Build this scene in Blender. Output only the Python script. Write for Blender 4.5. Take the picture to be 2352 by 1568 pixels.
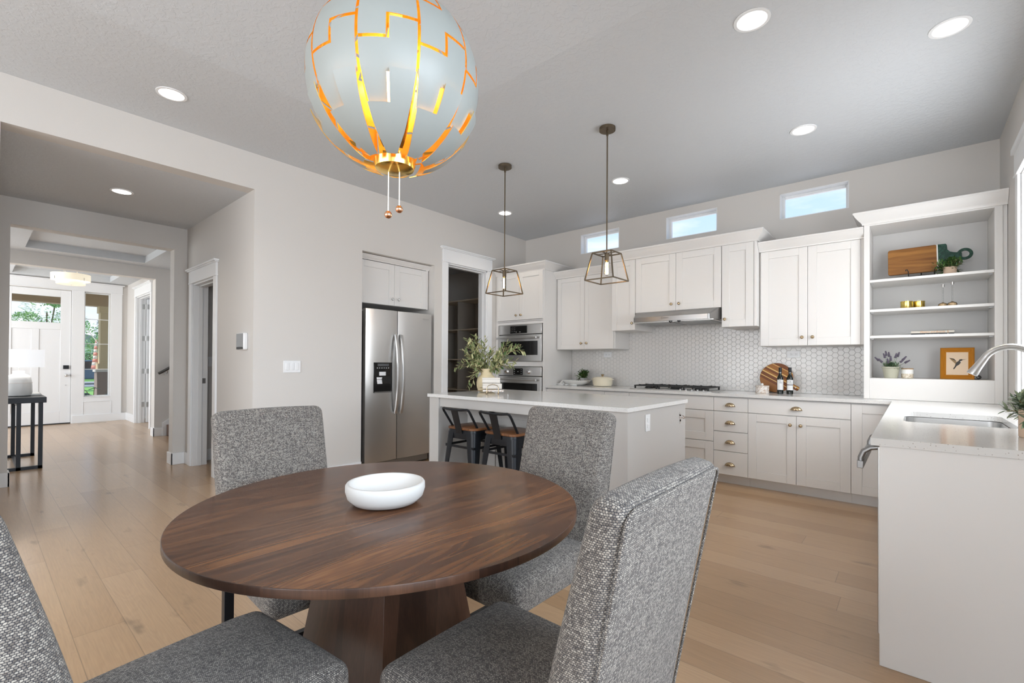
import bpy, math, random
import numpy as np
from mathutils import Vector, Matrix
for _o in list(bpy.data.objects): bpy.data.objects.remove(_o)
S = bpy.context.scene
COL = S.collection
PI = math.pi
random.seed(7)

# ------------------------------------------------------------------ camera
def make_camera():
    yaw, pit, rol, f = .71152359, .00675871, .00576707, 1068.185
    c, s = math.cos(yaw), math.sin(yaw)
    F = Vector((-s, c, 0)); R = Vector((c, s, 0)); U = Vector((0, 0, 1))
    F2 = F*math.cos(pit)+U*math.sin(pit); U2 = U*math.cos(pit)-F*math.sin(pit)
    R3 = R*math.cos(rol)+U2*math.sin(rol); U3 = U2*math.cos(rol)-R*math.sin(rol)
    cd = bpy.data.cameras.new('camera'); cam = bpy.data.objects.new('camera', cd); COL.objects.link(cam)
    M = Matrix((R3, U3, -F2)).transposed().to_4x4(); M.translation = Vector((0, 0, 1.21))
    cam.matrix_world = M
    cd.sensor_width = 36; cd.lens = f/2352*36; cd.shift_y = 41.92/2352; cd.clip_start = .02; cd.clip_end = 300
    S.camera = cam
make_camera()
vs = S.view_settings
vs.view_transform = 'Standard'; vs.look = 'None'; vs.gamma = 1; vs.use_curve_mapping = False
vs.exposure = 0.22

# ------------------------------------------------------------------ world: blue sky with thin cloud
def make_world():
    w = bpy.data.worlds.new('sky'); S.world = w; w.use_nodes = True
    n = w.node_tree.nodes; l = w.node_tree.links; n.clear()
    out = n.new('ShaderNodeOutputWorld'); bg = n.new('ShaderNodeBackground'); tc = n.new('ShaderNodeTexCoord')
    sep = n.new('ShaderNodeSeparateXYZ'); l.new(tc.outputs['Generated'], sep.inputs[0])
    ramp = n.new('ShaderNodeValToRGB'); l.new(sep.outputs[2], ramp.inputs[0])
    e = ramp.color_ramp.elements
    e[0].position = 0.0; e[0].color = (.95, .93, .97, 1); e[1].position = .5; e[1].color = (.36, .60, .93, 1)
    q = e.new(.10); q.color = (.62, .76, .96, 1)
    mp = n.new('ShaderNodeMapping'); mp.inputs['Scale'].default_value = (2.2, 2.2, 9); l.new(tc.outputs['Generated'], mp.inputs[0])
    nz = n.new('ShaderNodeTexNoise'); nz.inputs['Scale'].default_value = 2.4; nz.inputs['Detail'].default_value = 6
    l.new(mp.outputs[0], nz.inputs['Vector'])
    cr = n.new('ShaderNodeValToRGB'); cr.color_ramp.elements[0].position = .54; cr.color_ramp.elements[1].position = .90
    l.new(nz.outputs[0], cr.inputs[0])
    mx = n.new('ShaderNodeMix'); mx.data_type = 'RGBA'; l.new(cr.outputs[0], mx.inputs[0]); l.new(ramp.outputs[0], mx.inputs[6])
    mx.inputs[7].default_value = (.98, .96, 1, 1)
    l.new(mx.outputs[2], bg.inputs[0]); bg.inputs[1].default_value = 1.15; l.new(bg.outputs[0], out.inputs[0])
make_world()

def light(kind, name, loc, rot, energy, color, size=None, size_y=None, **k):
    ld = bpy.data.lights.new(name, kind); ld.energy = energy; ld.color = color
    if kind == 'AREA':
        ld.shape = 'RECTANGLE'; ld.size = size; ld.size_y = size_y
    for a, b in k.items(): setattr(ld, a, b)
    o = bpy.data.objects.new(name, ld); o.location = loc; o.rotation_euler = rot; COL.objects.link(o); return o
DAY = (.93, .965, 1.0); COOL = (.80, .90, 1.0)
# sun outdoors (front yard), daylight entering by the glass doors and windows of the room, plus added fills in foyer and tray room
light('SUN', 'sun', (0, 0, 9), (math.radians(42), math.radians(12), math.radians(-38)), 3.2, (1, .95, .88), angle=math.radians(.6))
light('AREA', 'patio_daylight', (1.75, .25, 2.35), (0, math.radians(58), 0), 330, COOL, 2.8, 3.4)           # patio doors, right wall
light('AREA', 'rear_window_daylight', (-2.0, -3.12, 1.5), (math.radians(74), 0, 0), 150, DAY, 4.6, 2.1)  # rear windows, faces +y
light('AREA', 'sink_window_daylight', (.60, 3.9, 1.75), (0, math.radians(90), 0), 30, DAY, 1.35, 1.25)
light('AREA', 'foyer_fill', (-10.8, -1.85, 1.6), (math.radians(90), 0, 0), 88, DAY, 2.0, 1.9)  # added fill from the unseen left side, evens out the entry light
light('AREA', 'tray_room_fill', (-8.0, -1.35, 1.5), (math.radians(90), 0, 0), 18, DAY, 1.6, 1.6)  # added fill for the tray-ceiling room, its left wall has no window
light('AREA', 'stair_window_daylight', (-8.7, 4.3, 2.2), (math.radians(-90), 0, 0), 14, DAY, .9, 1.2)
light('AREA', 'side_room_daylight', (-10.9, 4.4, 1.6), (math.radians(-90), 0, 0), 26, COOL, 1.4, 1.6)

# ------------------------------------------------------------------ mesh helper
class MB:
    def __init__(s): s.v = []; s.f = []; s.m = []; s.uv = None
    def add(s, vs_, fs, m=0):
        b = len(s.v); s.v += [tuple(p) for p in vs_]; s.f += [tuple(i+b for i in f) for f in fs]; s.m += [m]*len(fs); return s
    def box(s, x0, x1, y0, y1, z0, z1, m=0):
        x0, x1 = sorted((x0, x1)); y0, y1 = sorted((y0, y1)); z0, z1 = sorted((z0, z1))
        return s.add([(x, y, z) for z in (z0, z1) for y in (y0, y1) for x in (x0, x1)],
                     [(0, 2, 3, 1), (4, 5, 7, 6), (0, 1, 5, 4), (2, 6, 7, 3), (0, 4, 6, 2), (1, 3, 7, 5)], m)
    def lathe(s, prof, c=(0, 0, 0), seg=24, m=0, axis='z', sx=1, sy=1, capb=True, capt=True):
        vs_ = []; n = len(prof)
        for r, z in prof:
            for k in range(seg):
                a = 2*PI*k/seg; x, y = r*math.cos(a)*sx, r*math.sin(a)*sy
                p = (x, y, z) if axis == 'z' else ((z, x, y) if axis == 'x' else (y, z, x))
                vs_.append((p[0]+c[0], p[1]+c[1], p[2]+c[2]))
        fs = [(i*seg+k, i*seg+(k+1) % seg, (i+1)*seg+(k+1) % seg, (i+1)*seg+k) for i in range(n-1) for k in range(seg)]
        if capb: fs.append(tuple(range(seg-1, -1, -1)))
        if capt: fs.append(tuple((n-1)*seg+k for k in range(seg)))
        return s.add(vs_, fs, m)
    def cyl(s, c, r, h, axis='z', seg=20, r2=None, m=0):
        return s.lathe([(r, 0), (r if r2 is None else r2, h)], c, seg, m, axis)
    def ball(s, c, r, seg=16, rings=10, m=0, sz=1):
        pr = [(max(r*math.sin(PI*i/rings), 1e-5), -r*sz*math.cos(PI*i/rings)) for i in range(rings+1)]
        return s.lathe(pr, c, seg, m, capb=False, capt=False)
    def tube(s, pts, r, seg=10, m=0, closed=False, rs=None):
        P = [Vector(p) for p in pts]; n = len(P); vs_ = []
        T = []
        for i in range(n):
            if closed: t = P[(i+1) % n]-P[i-1]
            else: t = P[min(i+1, n-1)]-P[max(i-1, 0)]
            T.append(t.normalized())
        up = Vector((0, 0, 1)) if abs(T[0].z) < .9 else Vector((1, 0, 0))
        nrm = (up-T[0]*up.dot(T[0])).normalized()
        for i in range(n):
            nrm = (nrm-T[i]*nrm.dot(T[i]))
            nrm = nrm.normalized() if nrm.length > 1e-6 else T[i].orthogonal().normalized()
            b = T[i].cross(nrm); rr = rs[i] if rs else r
            for k in range(seg):
                a = 2*PI*k/seg; vs_.append(P[i]+nrm*rr*math.cos(a)+b*rr*math.sin(a))
        fs = []
        for i in range(n if closed else n-1):
            j = (i+1) % n
            fs += [(i*seg+k, i*seg+(k+1) % seg, j*seg+(k+1) % seg, j*seg+k) for k in range(seg)]
        if not closed: fs += [tuple(range(seg-1, -1, -1)), tuple((n-1)*seg+k for k in range(seg))]
        return s.add(vs_, fs, m)
    def bar(s, a, b, w, d=None, m=0, up=(0, 0, 1)):
        a = Vector(a); b = Vector(b); t = (b-a).normalized(); u = Vector(up)
        if abs(t.dot(u)) > .95: u = Vector((1, 0, 0))
        x = t.cross(u).normalized(); y = x.cross(t); d = w if d is None else d
        vs_ = [p+x*sx*w/2+y*sy*d/2 for p in (a, b) for sx, sy in ((-1, -1), (1, -1), (1, 1), (-1, 1))]
        return s.add(vs_, [(3, 2, 1, 0), (4, 5, 6, 7), (0, 1, 5, 4), (1, 2, 6, 5), (2, 3, 7, 6), (3, 0, 4, 7)], m)
    def prism(s, poly, a0, a1, axis='z', m=0):
        n = len(poly)
        def P(p, a): return (p[0], p[1], a) if axis == 'z' else ((a, p[0], p[1]) if axis == 'x' else (p[0], a, p[1]))
        vs_ = [P(p, a0) for p in poly]+[P(p, a1) for p in poly]
        return s.add(vs_, [tuple(range(n-1, -1, -1)), tuple(range(n, 2*n))]+[(i, (i+1) % n, n+(i+1) % n, n+i) for i in range(n)], m)
    def hull(s, rings, m=0, cap=True):
        n = len(rings[0]); vs_ = [p for r in rings for p in r]; fs = []
        for i in range(len(rings)-1): fs += [(i*n+k, i*n+(k+1) % n, (i+1)*n+(k+1) % n, (i+1)*n+k) for k in range(n)]
        if cap: fs += [tuple(range(n-1, -1, -1)), tuple((len(rings)-1)*n+k for k in range(n))]
        return s.add(vs_, fs, m)
    def sweep(s, path, prof, m=0, side=1):
        # profile (out, z) swept along a plan polyline with mitred corners; out is to the right of travel * side
        P = [Vector((p[0], p[1])) for p in path]; n = len(P); rings = []
        for i in range(n):
            d0 = (P[i]-P[i-1]).normalized() if i else None; d1 = (P[i+1]-P[i]).normalized() if i < n-1 else None
            n0 = Vector((d0.y, -d0.x))*side if d0 else None; n1 = Vector((d1.y, -d1.x))*side if d1 else None
            if n0 is None: o = n1
            elif n1 is None: o = n0
            else: o = (n0+n1)/(1+n0.dot(n1))
            rings.append([(P[i].x+o.x*a, P[i].y+o.y*a, z) for a, z in prof])
        return s.hull(rings, m)
    def build(s, name, mats, parent=None, org=None, bevel=0, seg=2, smooth=True, ang=35, uvbox=False):
        if not isinstance(mats, (list, tuple)): mats = [mats]
        V = np.array(s.v, float)
        if org is None:
            org = (0, 0, 0) if parent is not None else (float((V[:, 0].min()+V[:, 0].max())/2), float((V[:, 1].min()+V[:, 1].max())/2), float(V[:, 2].min()))
        me = bpy.data.meshes.new(name); me.from_pydata((V-np.array(org)).tolist(), [], s.f)
        for mt in mats: me.materials.append(mt)
        me.polygons.foreach_set('material_index', s.m)
        if smooth:
            me.polygons.foreach_set('use_smooth', [True]*len(me.polygons)); me.set_sharp_from_angle(angle=math.radians(ang))
        if uvbox:
            uv = me.uv_layers.new(name='UVMap'); co = [v.co for v in me.vertices]
            for p in me.polygons:
                nn = p.normal; ax = max(range(3), key=lambda i: abs(nn[i]))
                for li in p.loop_indices:
                    c = co[me.loops[li].vertex_index]
                    uv.data[li].uv = ((c.y, c.z), (c.x, c.z), (c.x, c.y))[ax]
        me.update()
        o = bpy.data.objects.new(name, me); COL.objects.link(o)
        if parent is not None: o.parent = parent
        else: o.location = org
        if bevel:
            b = o.modifiers.new('bevel', 'BEVEL'); b.width = bevel; b.segments = seg; b.limit_method = 'ANGLE'; b.angle_limit = math.radians(40)
            b.harden_normals = False
        return o

def thing(name, loc, label, cat, group=None, rz=0):
    o = bpy.data.objects.new(name, None); o.location = loc; o.rotation_euler = (0, 0, rz); o.empty_display_size = .1
    COL.objects.link(o); return tag(o, label, cat, group)
def tag(o, label, cat, group=None):
    o['label'] = label; o['category'] = cat
    if group: o['group'] = group
    return o
def struct(o, label=None):
    o['kind'] = 'structure'
    if label: o['label'] = label
    return o
def dup(o, parent=None, loc=None, rz=None, label=None):
    c = o.copy(); COL.objects.link(c)
    if parent is not None: c.parent = parent
    if loc is not None: c.location = loc
    if rz is not None: c.rotation_euler = (0, 0, rz)
    if label: c['label'] = label
    for ch in [x for x in bpy.data.objects if x.parent == o]: dup(ch, c)
    return c
def text(name, body, size, mat, parent, loc, rot, extrude=.0005, font_shear=0, align='CENTER'):
    cu = bpy.data.curves.new(name, 'FONT'); cu.body = body; cu.size = size; cu.extrude = extrude; cu.align_x = align; cu.align_y = 'CENTER'; cu.shear = font_shear
    cu.resolution_u = 3
    t = bpy.data.objects.new(name, cu); COL.objects.link(t)
    bpy.context.view_layer.update()
    me = bpy.data.meshes.new_from_object(t.evaluated_get(bpy.context.evaluated_depsgraph_get()))
    bpy.data.objects.remove(t)
    me.materials.clear(); me.materials.append(mat)
    o = bpy.data.objects.new(name, me); COL.objects.link(o); o.parent = parent; o.location = loc; o.rotation_euler = rot
    return o

# ------------------------------------------------------------------ materials
def nt(name):
    m = bpy.data.materials.new(name); m.use_nodes = True
    return m, m.node_tree.nodes, m.node_tree.links, m.node_tree.nodes['Principled BSDF']
def pbr(name, col, rough=.5, metal=0, bump=0, bscale=60, spec=.5, emis=None, estr=0, aniso=0, trans=0, coat=0, detail=2, ior=1.5, sheen=0):
    m, n, l, b = nt(name)
    b.inputs['Base Color'].default_value = (*col, 1); b.inputs['Roughness'].default_value = rough; b.inputs['Metallic'].default_value = metal
    b.inputs['Specular IOR Level'].default_value = spec; b.inputs['IOR'].default_value = ior
    if emis: b.inputs['Emission Color'].default_value = (*emis, 1); b.inputs['Emission Strength'].default_value = estr
    if trans: b.inputs['Transmission Weight'].default_value = trans
    if coat: b.inputs['Coat Weight'].default_value = coat
    if sheen: b.inputs['Sheen Weight'].default_value = sheen
    tc = n.new('ShaderNodeTexCoord'); nz = n.new('ShaderNodeTexNoise'); nz.inputs['Scale'].default_value = bscale; nz.inputs['Detail'].default_value = detail
    l.new(tc.outputs['Object'], nz.inputs['Vector'])
    if bump:
        bp = n.new('ShaderNodeBump'); bp.inputs['Strength'].default_value = bump; bp.inputs['Distance'].default_value = .002
        l.new(nz.outputs[0], bp.inputs['Height']); l.new(bp.outputs[0], b.inputs['Normal'])
    else:
        # faint procedural variation of gloss
        mr = n.new('ShaderNodeMapRange'); mr.inputs[3].default_value = max(rough-.03, 0); mr.inputs[4].default_value = min(rough+.03, 1)
        l.new(nz.outputs[0], mr.inputs[0]); l.new(mr.outputs[0], b.inputs['Roughness'])
    return m
def mth(n, l, op, a, b=None, c=None):
    k = n.new('ShaderNodeMath'); k.operation = op
    for i, x in enumerate((a, b, c)):
        if x is None: continue
        if isinstance(x, (int, float)): k.inputs[i].default_value = x
        else: l.new(x, k.inputs[i])
    return k.outputs[0]
def ramp(n, l, src, stops):
    r = n.new('ShaderNodeValToRGB'); e = r.color_ramp.elements
    while len(e) < len(stops): e.new(.5)
    for i, (p, c) in enumerate(stops): e[i].position = p; e[i].color = (*c, 1)
    l.new(src, r.inputs[0]); return r.outputs[0]
def plaster(name, col, strength, knock=False):
    m, n, l, b = nt(name); b.inputs['Roughness'].default_value = .62 if not knock else .5; b.inputs['Base Color'].default_value = (*col, 1)
    tc = n.new('ShaderNodeTexCoord'); nz = n.new('ShaderNodeTexNoise'); l.new(tc.outputs['Object'], nz.inputs['Vector'])
    nz.inputs['Scale'].default_value = 26 if knock else 150; nz.inputs['Detail'].default_value = 4; nz.inputs['Roughness'].default_value = .62
    h = nz.outputs[0]
    if knock:
        nz.inputs['Distortion'].default_value = .5
        h = ramp(n, l, h, [(.47, (0, 0, 0)), (.56, (1, 1, 1))])
    bp = n.new('ShaderNodeBump'); bp.inputs['Strength'].default_value = strength; bp.inputs['Distance'].default_value = .003
    l.new(h, bp.inputs['Height']); l.new(bp.outputs[0], b.inputs['Normal'])
    return m
M = {}
M['wall'] = plaster('wall_paint', (.66, .635, .605), .16)
M['ceil'] = plaster('ceiling_knockdown', (.60, .625, .65), .30, True)
M['trim'] = pbr('trim_white', (.84, .85, .86), .35)
M['cab'] = pbr('cabinet_white', (.77, .755, .735), .38)
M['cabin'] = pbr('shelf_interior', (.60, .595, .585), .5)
M['isl'] = pbr('island_greige', (.50, .485, .465), .45)
M['pantry'] = pbr('pantry_melamine', (.45, .41, .36), .5)
M['pedge'] = pbr('pantry_edge', (.66, .57, .45), .5)
M['dark'] = pbr('dark_gap', (.03, .03, .03), .6)
M['steel'] = pbr('brushed_steel', (.62, .615, .605), .34, 1, bump=.02, bscale=300)
M['railm'] = pbr('rail_dark', (.10, .095, .09), .3, .6)
M['hood'] = pbr('hood_steel', (.30, .295, .29), .30, 1)
M['steeld'] = pbr('steel_dark', (.30, .30, .30), .35, 1)
M['chrome'] = pbr('chrome', (.8, .8, .8), .08, 1)
M['black'] = pbr('black_gloss', (.008, .008, .008), .08)
M['blackm'] = pbr('black_metal', (.012, .014, .018), .38, .3)
M['iron'] = pbr('cast_iron', (.02, .02, .02), .5, .2)
M['brass'] = pbr('aged_brass', (.50, .39, .25), .24, 1)
M['bronze'] = pbr('bronze', (.16, .125, .085), .40, .85)
M['gold'] = pbr('gold_leaf', (1.0, .66, .17), .20, 1)
M['goldc'] = pbr('gold_tin', (.72, .55, .16), .2, 1)
M['copper'] = pbr('copper', (.85, .48, .30), .12, 1)
M['globe'] = pbr('globe_white', (.31, .335, .325), .42)
M['plast'] = pbr('white_plastic', (.80, .81, .82), .35)
M['ceram'] = pbr('white_ceramic', (.85, .85, .83), .3)
M['stone'] = pbr('white_stone', (.60, .59, .57), .6, bump=.12, bscale=45, detail=5)
M['pinkc'] = pbr('matte_clay', (.80, .72, .66), .6)
M['cream'] = pbr('cream_enamel', (.86, .79, .62), .12, coat=.5)
M['creamp'] = pbr('cream_pottery', (.74, .62, .40), .7, bump=.2, bscale=60)
M['terra'] = pbr('terracotta_pale', (.62, .46, .34), .8, bump=.2, bscale=120)
M['sage'] = pbr('sage_pot', (.46, .455, .36), .6)
M['greyp'] = pbr('grey_pot', (.45, .45, .45), .6)
M['towel'] = pbr('towel_white', (.78, .74, .68), .95, bump=.8, bscale=260, sheen=.3)
M['paper'] = pbr('paper', (.82, .77, .68), .8)
M['mat'] = pbr('aged_paper', (.72, .56, .40), .7)
M['ink'] = pbr('ink', (.05, .045, .04), .7)
M['orange'] = pbr('orange_ink', (.75, .36, .12), .6)
M['navy'] = pbr('navy_cover', (.03, .035, .05), .5)
M['white'] = pbr('white_ink', (.85, .85, .85), .6)
M['gframe'] = pbr('gilt_wood', (.50, .20, .015), .35, .25)
M['cork'] = pbr('cork', (.72, .52, .29), .8, bump=.5, bscale=90)
M['bottle'] = pbr('dark_bottle', (.006, .010, .008), .06)
M['soil'] = pbr('soil', (.04, .03, .02), .9)
M['twig'] = pbr('twig', (.30, .20, .10), .8)
M['lav'] = pbr('lavender_bud', (.13, .11, .15), .8)
M['grout'] = pbr('grout', (.57, .555, .54), .8)
M['tile'] = pbr('hex_tile', (.69, .675, .655), .16)
M['concrete'] = pbr('concrete', (.62, .60, .56), .8)
M['stucco'] = pbr('porch_tan', (.62, .50, .32), .8)
M['porchd'] = pbr('porch_brown', (.42, .30, .19), .8)
M['rock'] = pbr('stone_veneer', (.28, .22, .19), .8, bump=.8, bscale=12)
M['grass'] = pbr('grass', (.22, .42, .09), .9, bump=.6, bscale=20)
M['asphalt'] = pbr('asphalt', (.30, .30, .31), .9)
M['bark'] = pbr('bark', (.20, .14, .09), .9)
M['red'] = pbr('flag_red', (.85, .38, .34), .7)
M['carb'] = pbr('car_paint', (.10, .14, .19), .25)
M['bluefab'] = pbr('blue_grey_cushion', (.55, .62, .68), .8)
M['wire'] = pbr('white_cord', (.85, .82, .76), .6)
M['dblind'] = pbr('thermostat_grey', (.10, .105, .11), .3)
M['concg'] = pbr('concrete_grey', (.33, .33, .33), .8)

def glassm(name, col=(1, 1, 1)):
    m = bpy.data.materials.new(name); m.use_nodes = True; n = m.node_tree.nodes; l = m.node_tree.links; n.clear()
    o = n.new('ShaderNodeOutputMaterial'); t = n.new('ShaderNodeBsdfTransparent'); t.inputs[0].default_value = (*col, 1)
    g = n.new('ShaderNodeBsdfGlossy'); g.inputs['Roughness'].default_value = .02
    f = n.new('ShaderNodeFresnel'); f.inputs[0].default_value = 1.45; mx = n.new('ShaderNodeMixShader')
    l.new(f.outputs[0], mx.inputs[0]); l.new(t.outputs[0], mx.inputs[1]); l.new(g.outputs[0], mx.inputs[2]); l.new(mx.outputs[0], o.inputs[0]); return m
M['glass'] = glassm('window_glass'); M['bulbglass'] = glassm('amber_glass', (1, .86, .62))
def emit(name, col, st):
    m = bpy.data.materials.new(name); m.use_nodes = True; n = m.node_tree.nodes; l = m.node_tree.links; n.clear()
    o = n.new('ShaderNodeOutputMaterial'); e = n.new('ShaderNodeEmission'); e.inputs[0].default_value = (*col, 1); e.inputs[1].default_value = st
    l.new(e.outputs[0], o.inputs[0]); return m
M['can'] = emit('downlight_glow', (1, .97, .93), 4.0)
M['bulb'] = emit('warm_bulb', (1, .72, .34), 26)
M['fil'] = emit('filament_glow', (1, .62, .25), 55)
M['drum'] = pbr('lamp_drum', (.9, .85, .72), .7, emis=(1, .86, .62), estr=.28)
M['shade'] = pbr('linen_shade', (.92, .93, .95), .8, emis=(.95, .97, 1), estr=.55)
M['rodlit'] = pbr('nickel_rod', (.55, .54, .52), .3, 1)

def leafm(name, c1, c2, rough=.5):
    m, n, l, b = nt(name); g = n.new('ShaderNodeNewGeometry'); b.inputs['Roughness'].default_value = rough
    l.new(ramp(n, l, g.outputs['Random Per Island'], [(0, c1), (1, c2)]), b.inputs['Base Color']); return m
M['olive'] = leafm('olive_leaf', (.05, .13, .03), (.66, .62, .34)); M['box'] = leafm('herb_leaf', (.015, .06, .012), (.10, .22, .05))
M['lavl'] = leafm('lavender_leaf', (.06, .13, .06), (.22, .32, .20)); M['sagel'] = leafm('eucalyptus_leaf', (.07, .12, .06), (.34, .40, .26))
M['tree'] = leafm('tree_leaf', (.22, .40, .16), (.55, .70, .38)); M['conif'] = leafm('conifer_leaf', (.04, .12, .09), (.14, .26, .18))

def floor_mat():
    m, n, l, b = nt('oak_floor'); tc = n.new('ShaderNodeTexCoord'); sp = n.new('ShaderNodeSeparateXYZ'); l.new(tc.outputs['Object'], sp.inputs[0])
    W, L = .178, 1.9
    yy = mth(n, l, 'DIVIDE', mth(n, l, 'ADD', sp.outputs[1], .06), W); row = mth(n, l, 'FLOOR', yy)
    wn = n.new('ShaderNodeTexWhiteNoise'); wn.noise_dimensions = '1D'; l.new(row, wn.inputs['W'])
    xx = mth(n, l, 'ADD', mth(n, l, 'DIVIDE', sp.outputs[0], L), mth(n, l, 'MULTIPLY', wn.outputs[0], 7.3)); pl = mth(n, l, 'FLOOR', xx)
    cb = n.new('ShaderNodeCombineXYZ'); l.new(row, cb.inputs[0]); l.new(pl, cb.inputs[1])
    w2 = n.new('ShaderNodeTexWhiteNoise'); w2.noise_dimensions = '2D'; l.new(cb.outputs[0], w2.inputs['Vector'])
    # grain space: stretched along x, shifted per plank
    off = n.new('ShaderNodeVectorMath'); off.operation = 'MULTIPLY_ADD'; l.new(w2.outputs['Color'], off.inputs[0]); off.inputs[1].default_value = (9, 9, 9)
    sc = n.new('ShaderNodeVectorMath'); sc.operation = 'MULTIPLY'; l.new(tc.outputs['Object'], sc.inputs[0]); sc.inputs[1].default_value = (1.1, 8.5, 1); l.new(sc.outputs[0], off.inputs[2])
    g1 = n.new('ShaderNodeTexNoise'); g1.inputs['Scale'].default_value = 1.15; g1.inputs['Detail'].default_value = 2.5; g1.inputs['Distortion'].default_value = .5; l.new(off.outputs[0], g1.inputs['Vector'])
    rings = mth(n, l, 'MULTIPLY_ADD', mth(n, l, 'SINE', mth(n, l, 'MULTIPLY', g1.outputs[0], 90)), .5, .5)
    sc2 = n.new('ShaderNodeVectorMath'); sc2.operation = 'MULTIPLY'; l.new(tc.outputs['Object'], sc2.inputs[0]); sc2.inputs[1].default_value = (5, 160, 1)
    g2 = n.new('ShaderNodeTexNoise'); g2.inputs['Scale'].default_value = 1; g2.inputs['Detail'].default_value = 3; l.new(sc2.outputs[0], g2.inputs['Vector'])
    kn = n.new('ShaderNodeTexNoise'); kn.inputs['Scale'].default_value = 2.6; kn.inputs['Detail'].default_value = 3; sc3 = n.new('ShaderNodeVectorMath'); sc3.operation = 'MULTIPLY'
    l.new(tc.outputs['Object'], sc3.inputs[0]); sc3.inputs[1].default_value = (1.2, 3.4, 1); l.new(sc3.outputs[0], kn.inputs['Vector'])
    base = ramp(n, l, w2.outputs[0], [(0, (.41, .255, .135)), (.5, (.455, .292, .160)), (1, (.505, .335, .195))])
    f = mth(n, l, 'ADD', mth(n, l, 'MULTIPLY', mth(n, l, 'SUBTRACT', rings, .5), .045), mth(n, l, 'MULTIPLY', mth(n, l, 'SUBTRACT', g2.outputs[0], .5), .35))
    knot = ramp(n, l, kn.outputs[0], [(.66, (0, 0, 0)), (.76, (1, 1, 1))])
    # gaps
    fy = mth(n, l, 'FRACT', yy); fx = mth(n, l, 'FRACT', xx)
    gy = mth(n, l, 'LESS_THAN', mth(n, l, 'MINIMUM', fy, mth(n, l, 'SUBTRACT', 1, fy)), .008); gx = mth(n, l, 'LESS_THAN', mth(n, l, 'MINIMUM', fx, mth(n, l, 'SUBTRACT', 1, fx)), .0008)
    gap = mth(n, l, 'MAXIMUM', gx, gy)
    k = mth(n, l, 'SUBTRACT', mth(n, l, 'SUBTRACT', mth(n, l, 'ADD', 1, f), mth(n, l, 'MULTIPLY', knot, .35)), mth(n, l, 'MULTIPLY', gap, .35))
    hs = n.new('ShaderNodeVectorMath'); hs.operation = 'SCALE'; l.new(base, hs.inputs[0]); l.new(k, hs.inputs['Scale']); l.new(hs.outputs[0], b.inputs['Base Color'])
    b.inputs['Coat Weight'].default_value = .5; b.inputs['Coat Roughness'].default_value = .2
    rg = mth(n, l, 'ADD', .30, mth(n, l, 'MULTIPLY', g2.outputs[0], .06)); l.new(rg, b.inputs['Roughness'])
    b.inputs['Specular IOR Level'].default_value = .6
    hh = mth(n, l, 'SUBTRACT', mth(n, l, 'MULTIPLY', rings, .25), gap); bp = n.new('ShaderNodeBump'); bp.inputs['Strength'].default_value = .06; bp.inputs['Distance'].default_value = .0012
    l.new(hh, bp.inputs['Height']); l.new(bp.outputs[0], b.inputs['Normal'])
    return m
M['floor'] = floor_mat()

def wood(name, axis, w, cols, rough=.35, ringk=40, gscale=(1.0, 9, 9), rk=.16, bk=.42, fk=.45):
    # axis: grain direction 0/1/2 in object space; w: board width across (axis pw)
    m, n, l, b = nt(name); tc = n.new('ShaderNodeTexCoord'); sp = n.new('ShaderNodeSeparateXYZ'); l.new(tc.outputs['Object'], sp.inputs[0])
    cross = {0: 1, 1: 0, 2: 0}[axis]
    s2 = mth(n, l, 'ADD', sp.outputs[cross], mth(n, l, 'MULTIPLY', sp.outputs[(1 if axis == 2 else 2)], .8 if axis == 2 else 0))
    row = mth(n, l, 'FLOOR', mth(n, l, 'DIVIDE', s2, w)); wn = n.new('ShaderNodeTexWhiteNoise'); wn.noise_dimensions = '1D'; l.new(row, wn.inputs['W'])
    scl = [gscale[1]]*3; scl[axis] = gscale[0]
    mu = n.new('ShaderNodeVectorMath'); mu.operation = 'MULTIPLY'; l.new(tc.outputs['Object'], mu.inputs[0]); mu.inputs[1].default_value = scl
    ad = n.new('ShaderNodeVectorMath'); ad.operation = 'MULTIPLY_ADD'; l.new(wn.outputs['Color'], ad.inputs[0]); ad.inputs[1].default_value = (13, 13, 13); l.new(mu.outputs[0], ad.inputs[2])
    g1 = n.new('ShaderNodeTexNoise'); g1.inputs['Scale'].default_value = 1; g1.inputs['Detail'].default_value = 3; g1.inputs['Distortion'].default_value = .7; l.new(ad.outputs[0], g1.inputs['Vector'])
    rings = mth(n, l, 'ADD', .5, mth(n, l, 'MULTIPLY', .5, mth(n, l, 'SINE', mth(n, l, 'MULTIPLY', g1.outputs[0], ringk))))
    sf = [230]*3; sf[axis] = 7
    mf = n.new('ShaderNodeVectorMath'); mf.operation = 'MULTIPLY'; l.new(tc.outputs['Object'], mf.inputs[0]); mf.inputs[1].default_value = sf
    g2 = n.new('ShaderNodeTexNoise'); g2.inputs['Scale'].default_value = 1; g2.inputs['Detail'].default_value = 3; l.new(mf.outputs[0], g2.inputs['Vector'])
    v = mth(n, l, 'ADD', mth(n, l, 'MULTIPLY', rings, rk), mth(n, l, 'ADD', mth(n, l, 'MULTIPLY', mth(n, l, 'SUBTRACT', g1.outputs[0], .25), .9), mth(n, l, 'ADD', mth(n, l, 'MULTIPLY', mth(n, l, 'SUBTRACT', wn.outputs[0], .5), bk), mth(n, l, 'MULTIPLY', mth(n, l, 'SUBTRACT', g2.outputs[0], .5), fk))))
    k = len(cols); col = ramp(n, l, v, [(.02+.86*i/(k-1), c) for i, c in enumerate(cols)])
    l.new(col, b.inputs['Base Color']); b.inputs['Roughness'].default_value = rough
    bp = n.new('ShaderNodeBump'); bp.inputs['Strength'].default_value = .08; bp.inputs['Distance'].default_value = .0006; l.new(g2.outputs[0], bp.inputs['Height']); l.new(bp.outputs[0], b.inputs['Normal'])
    return m
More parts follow.
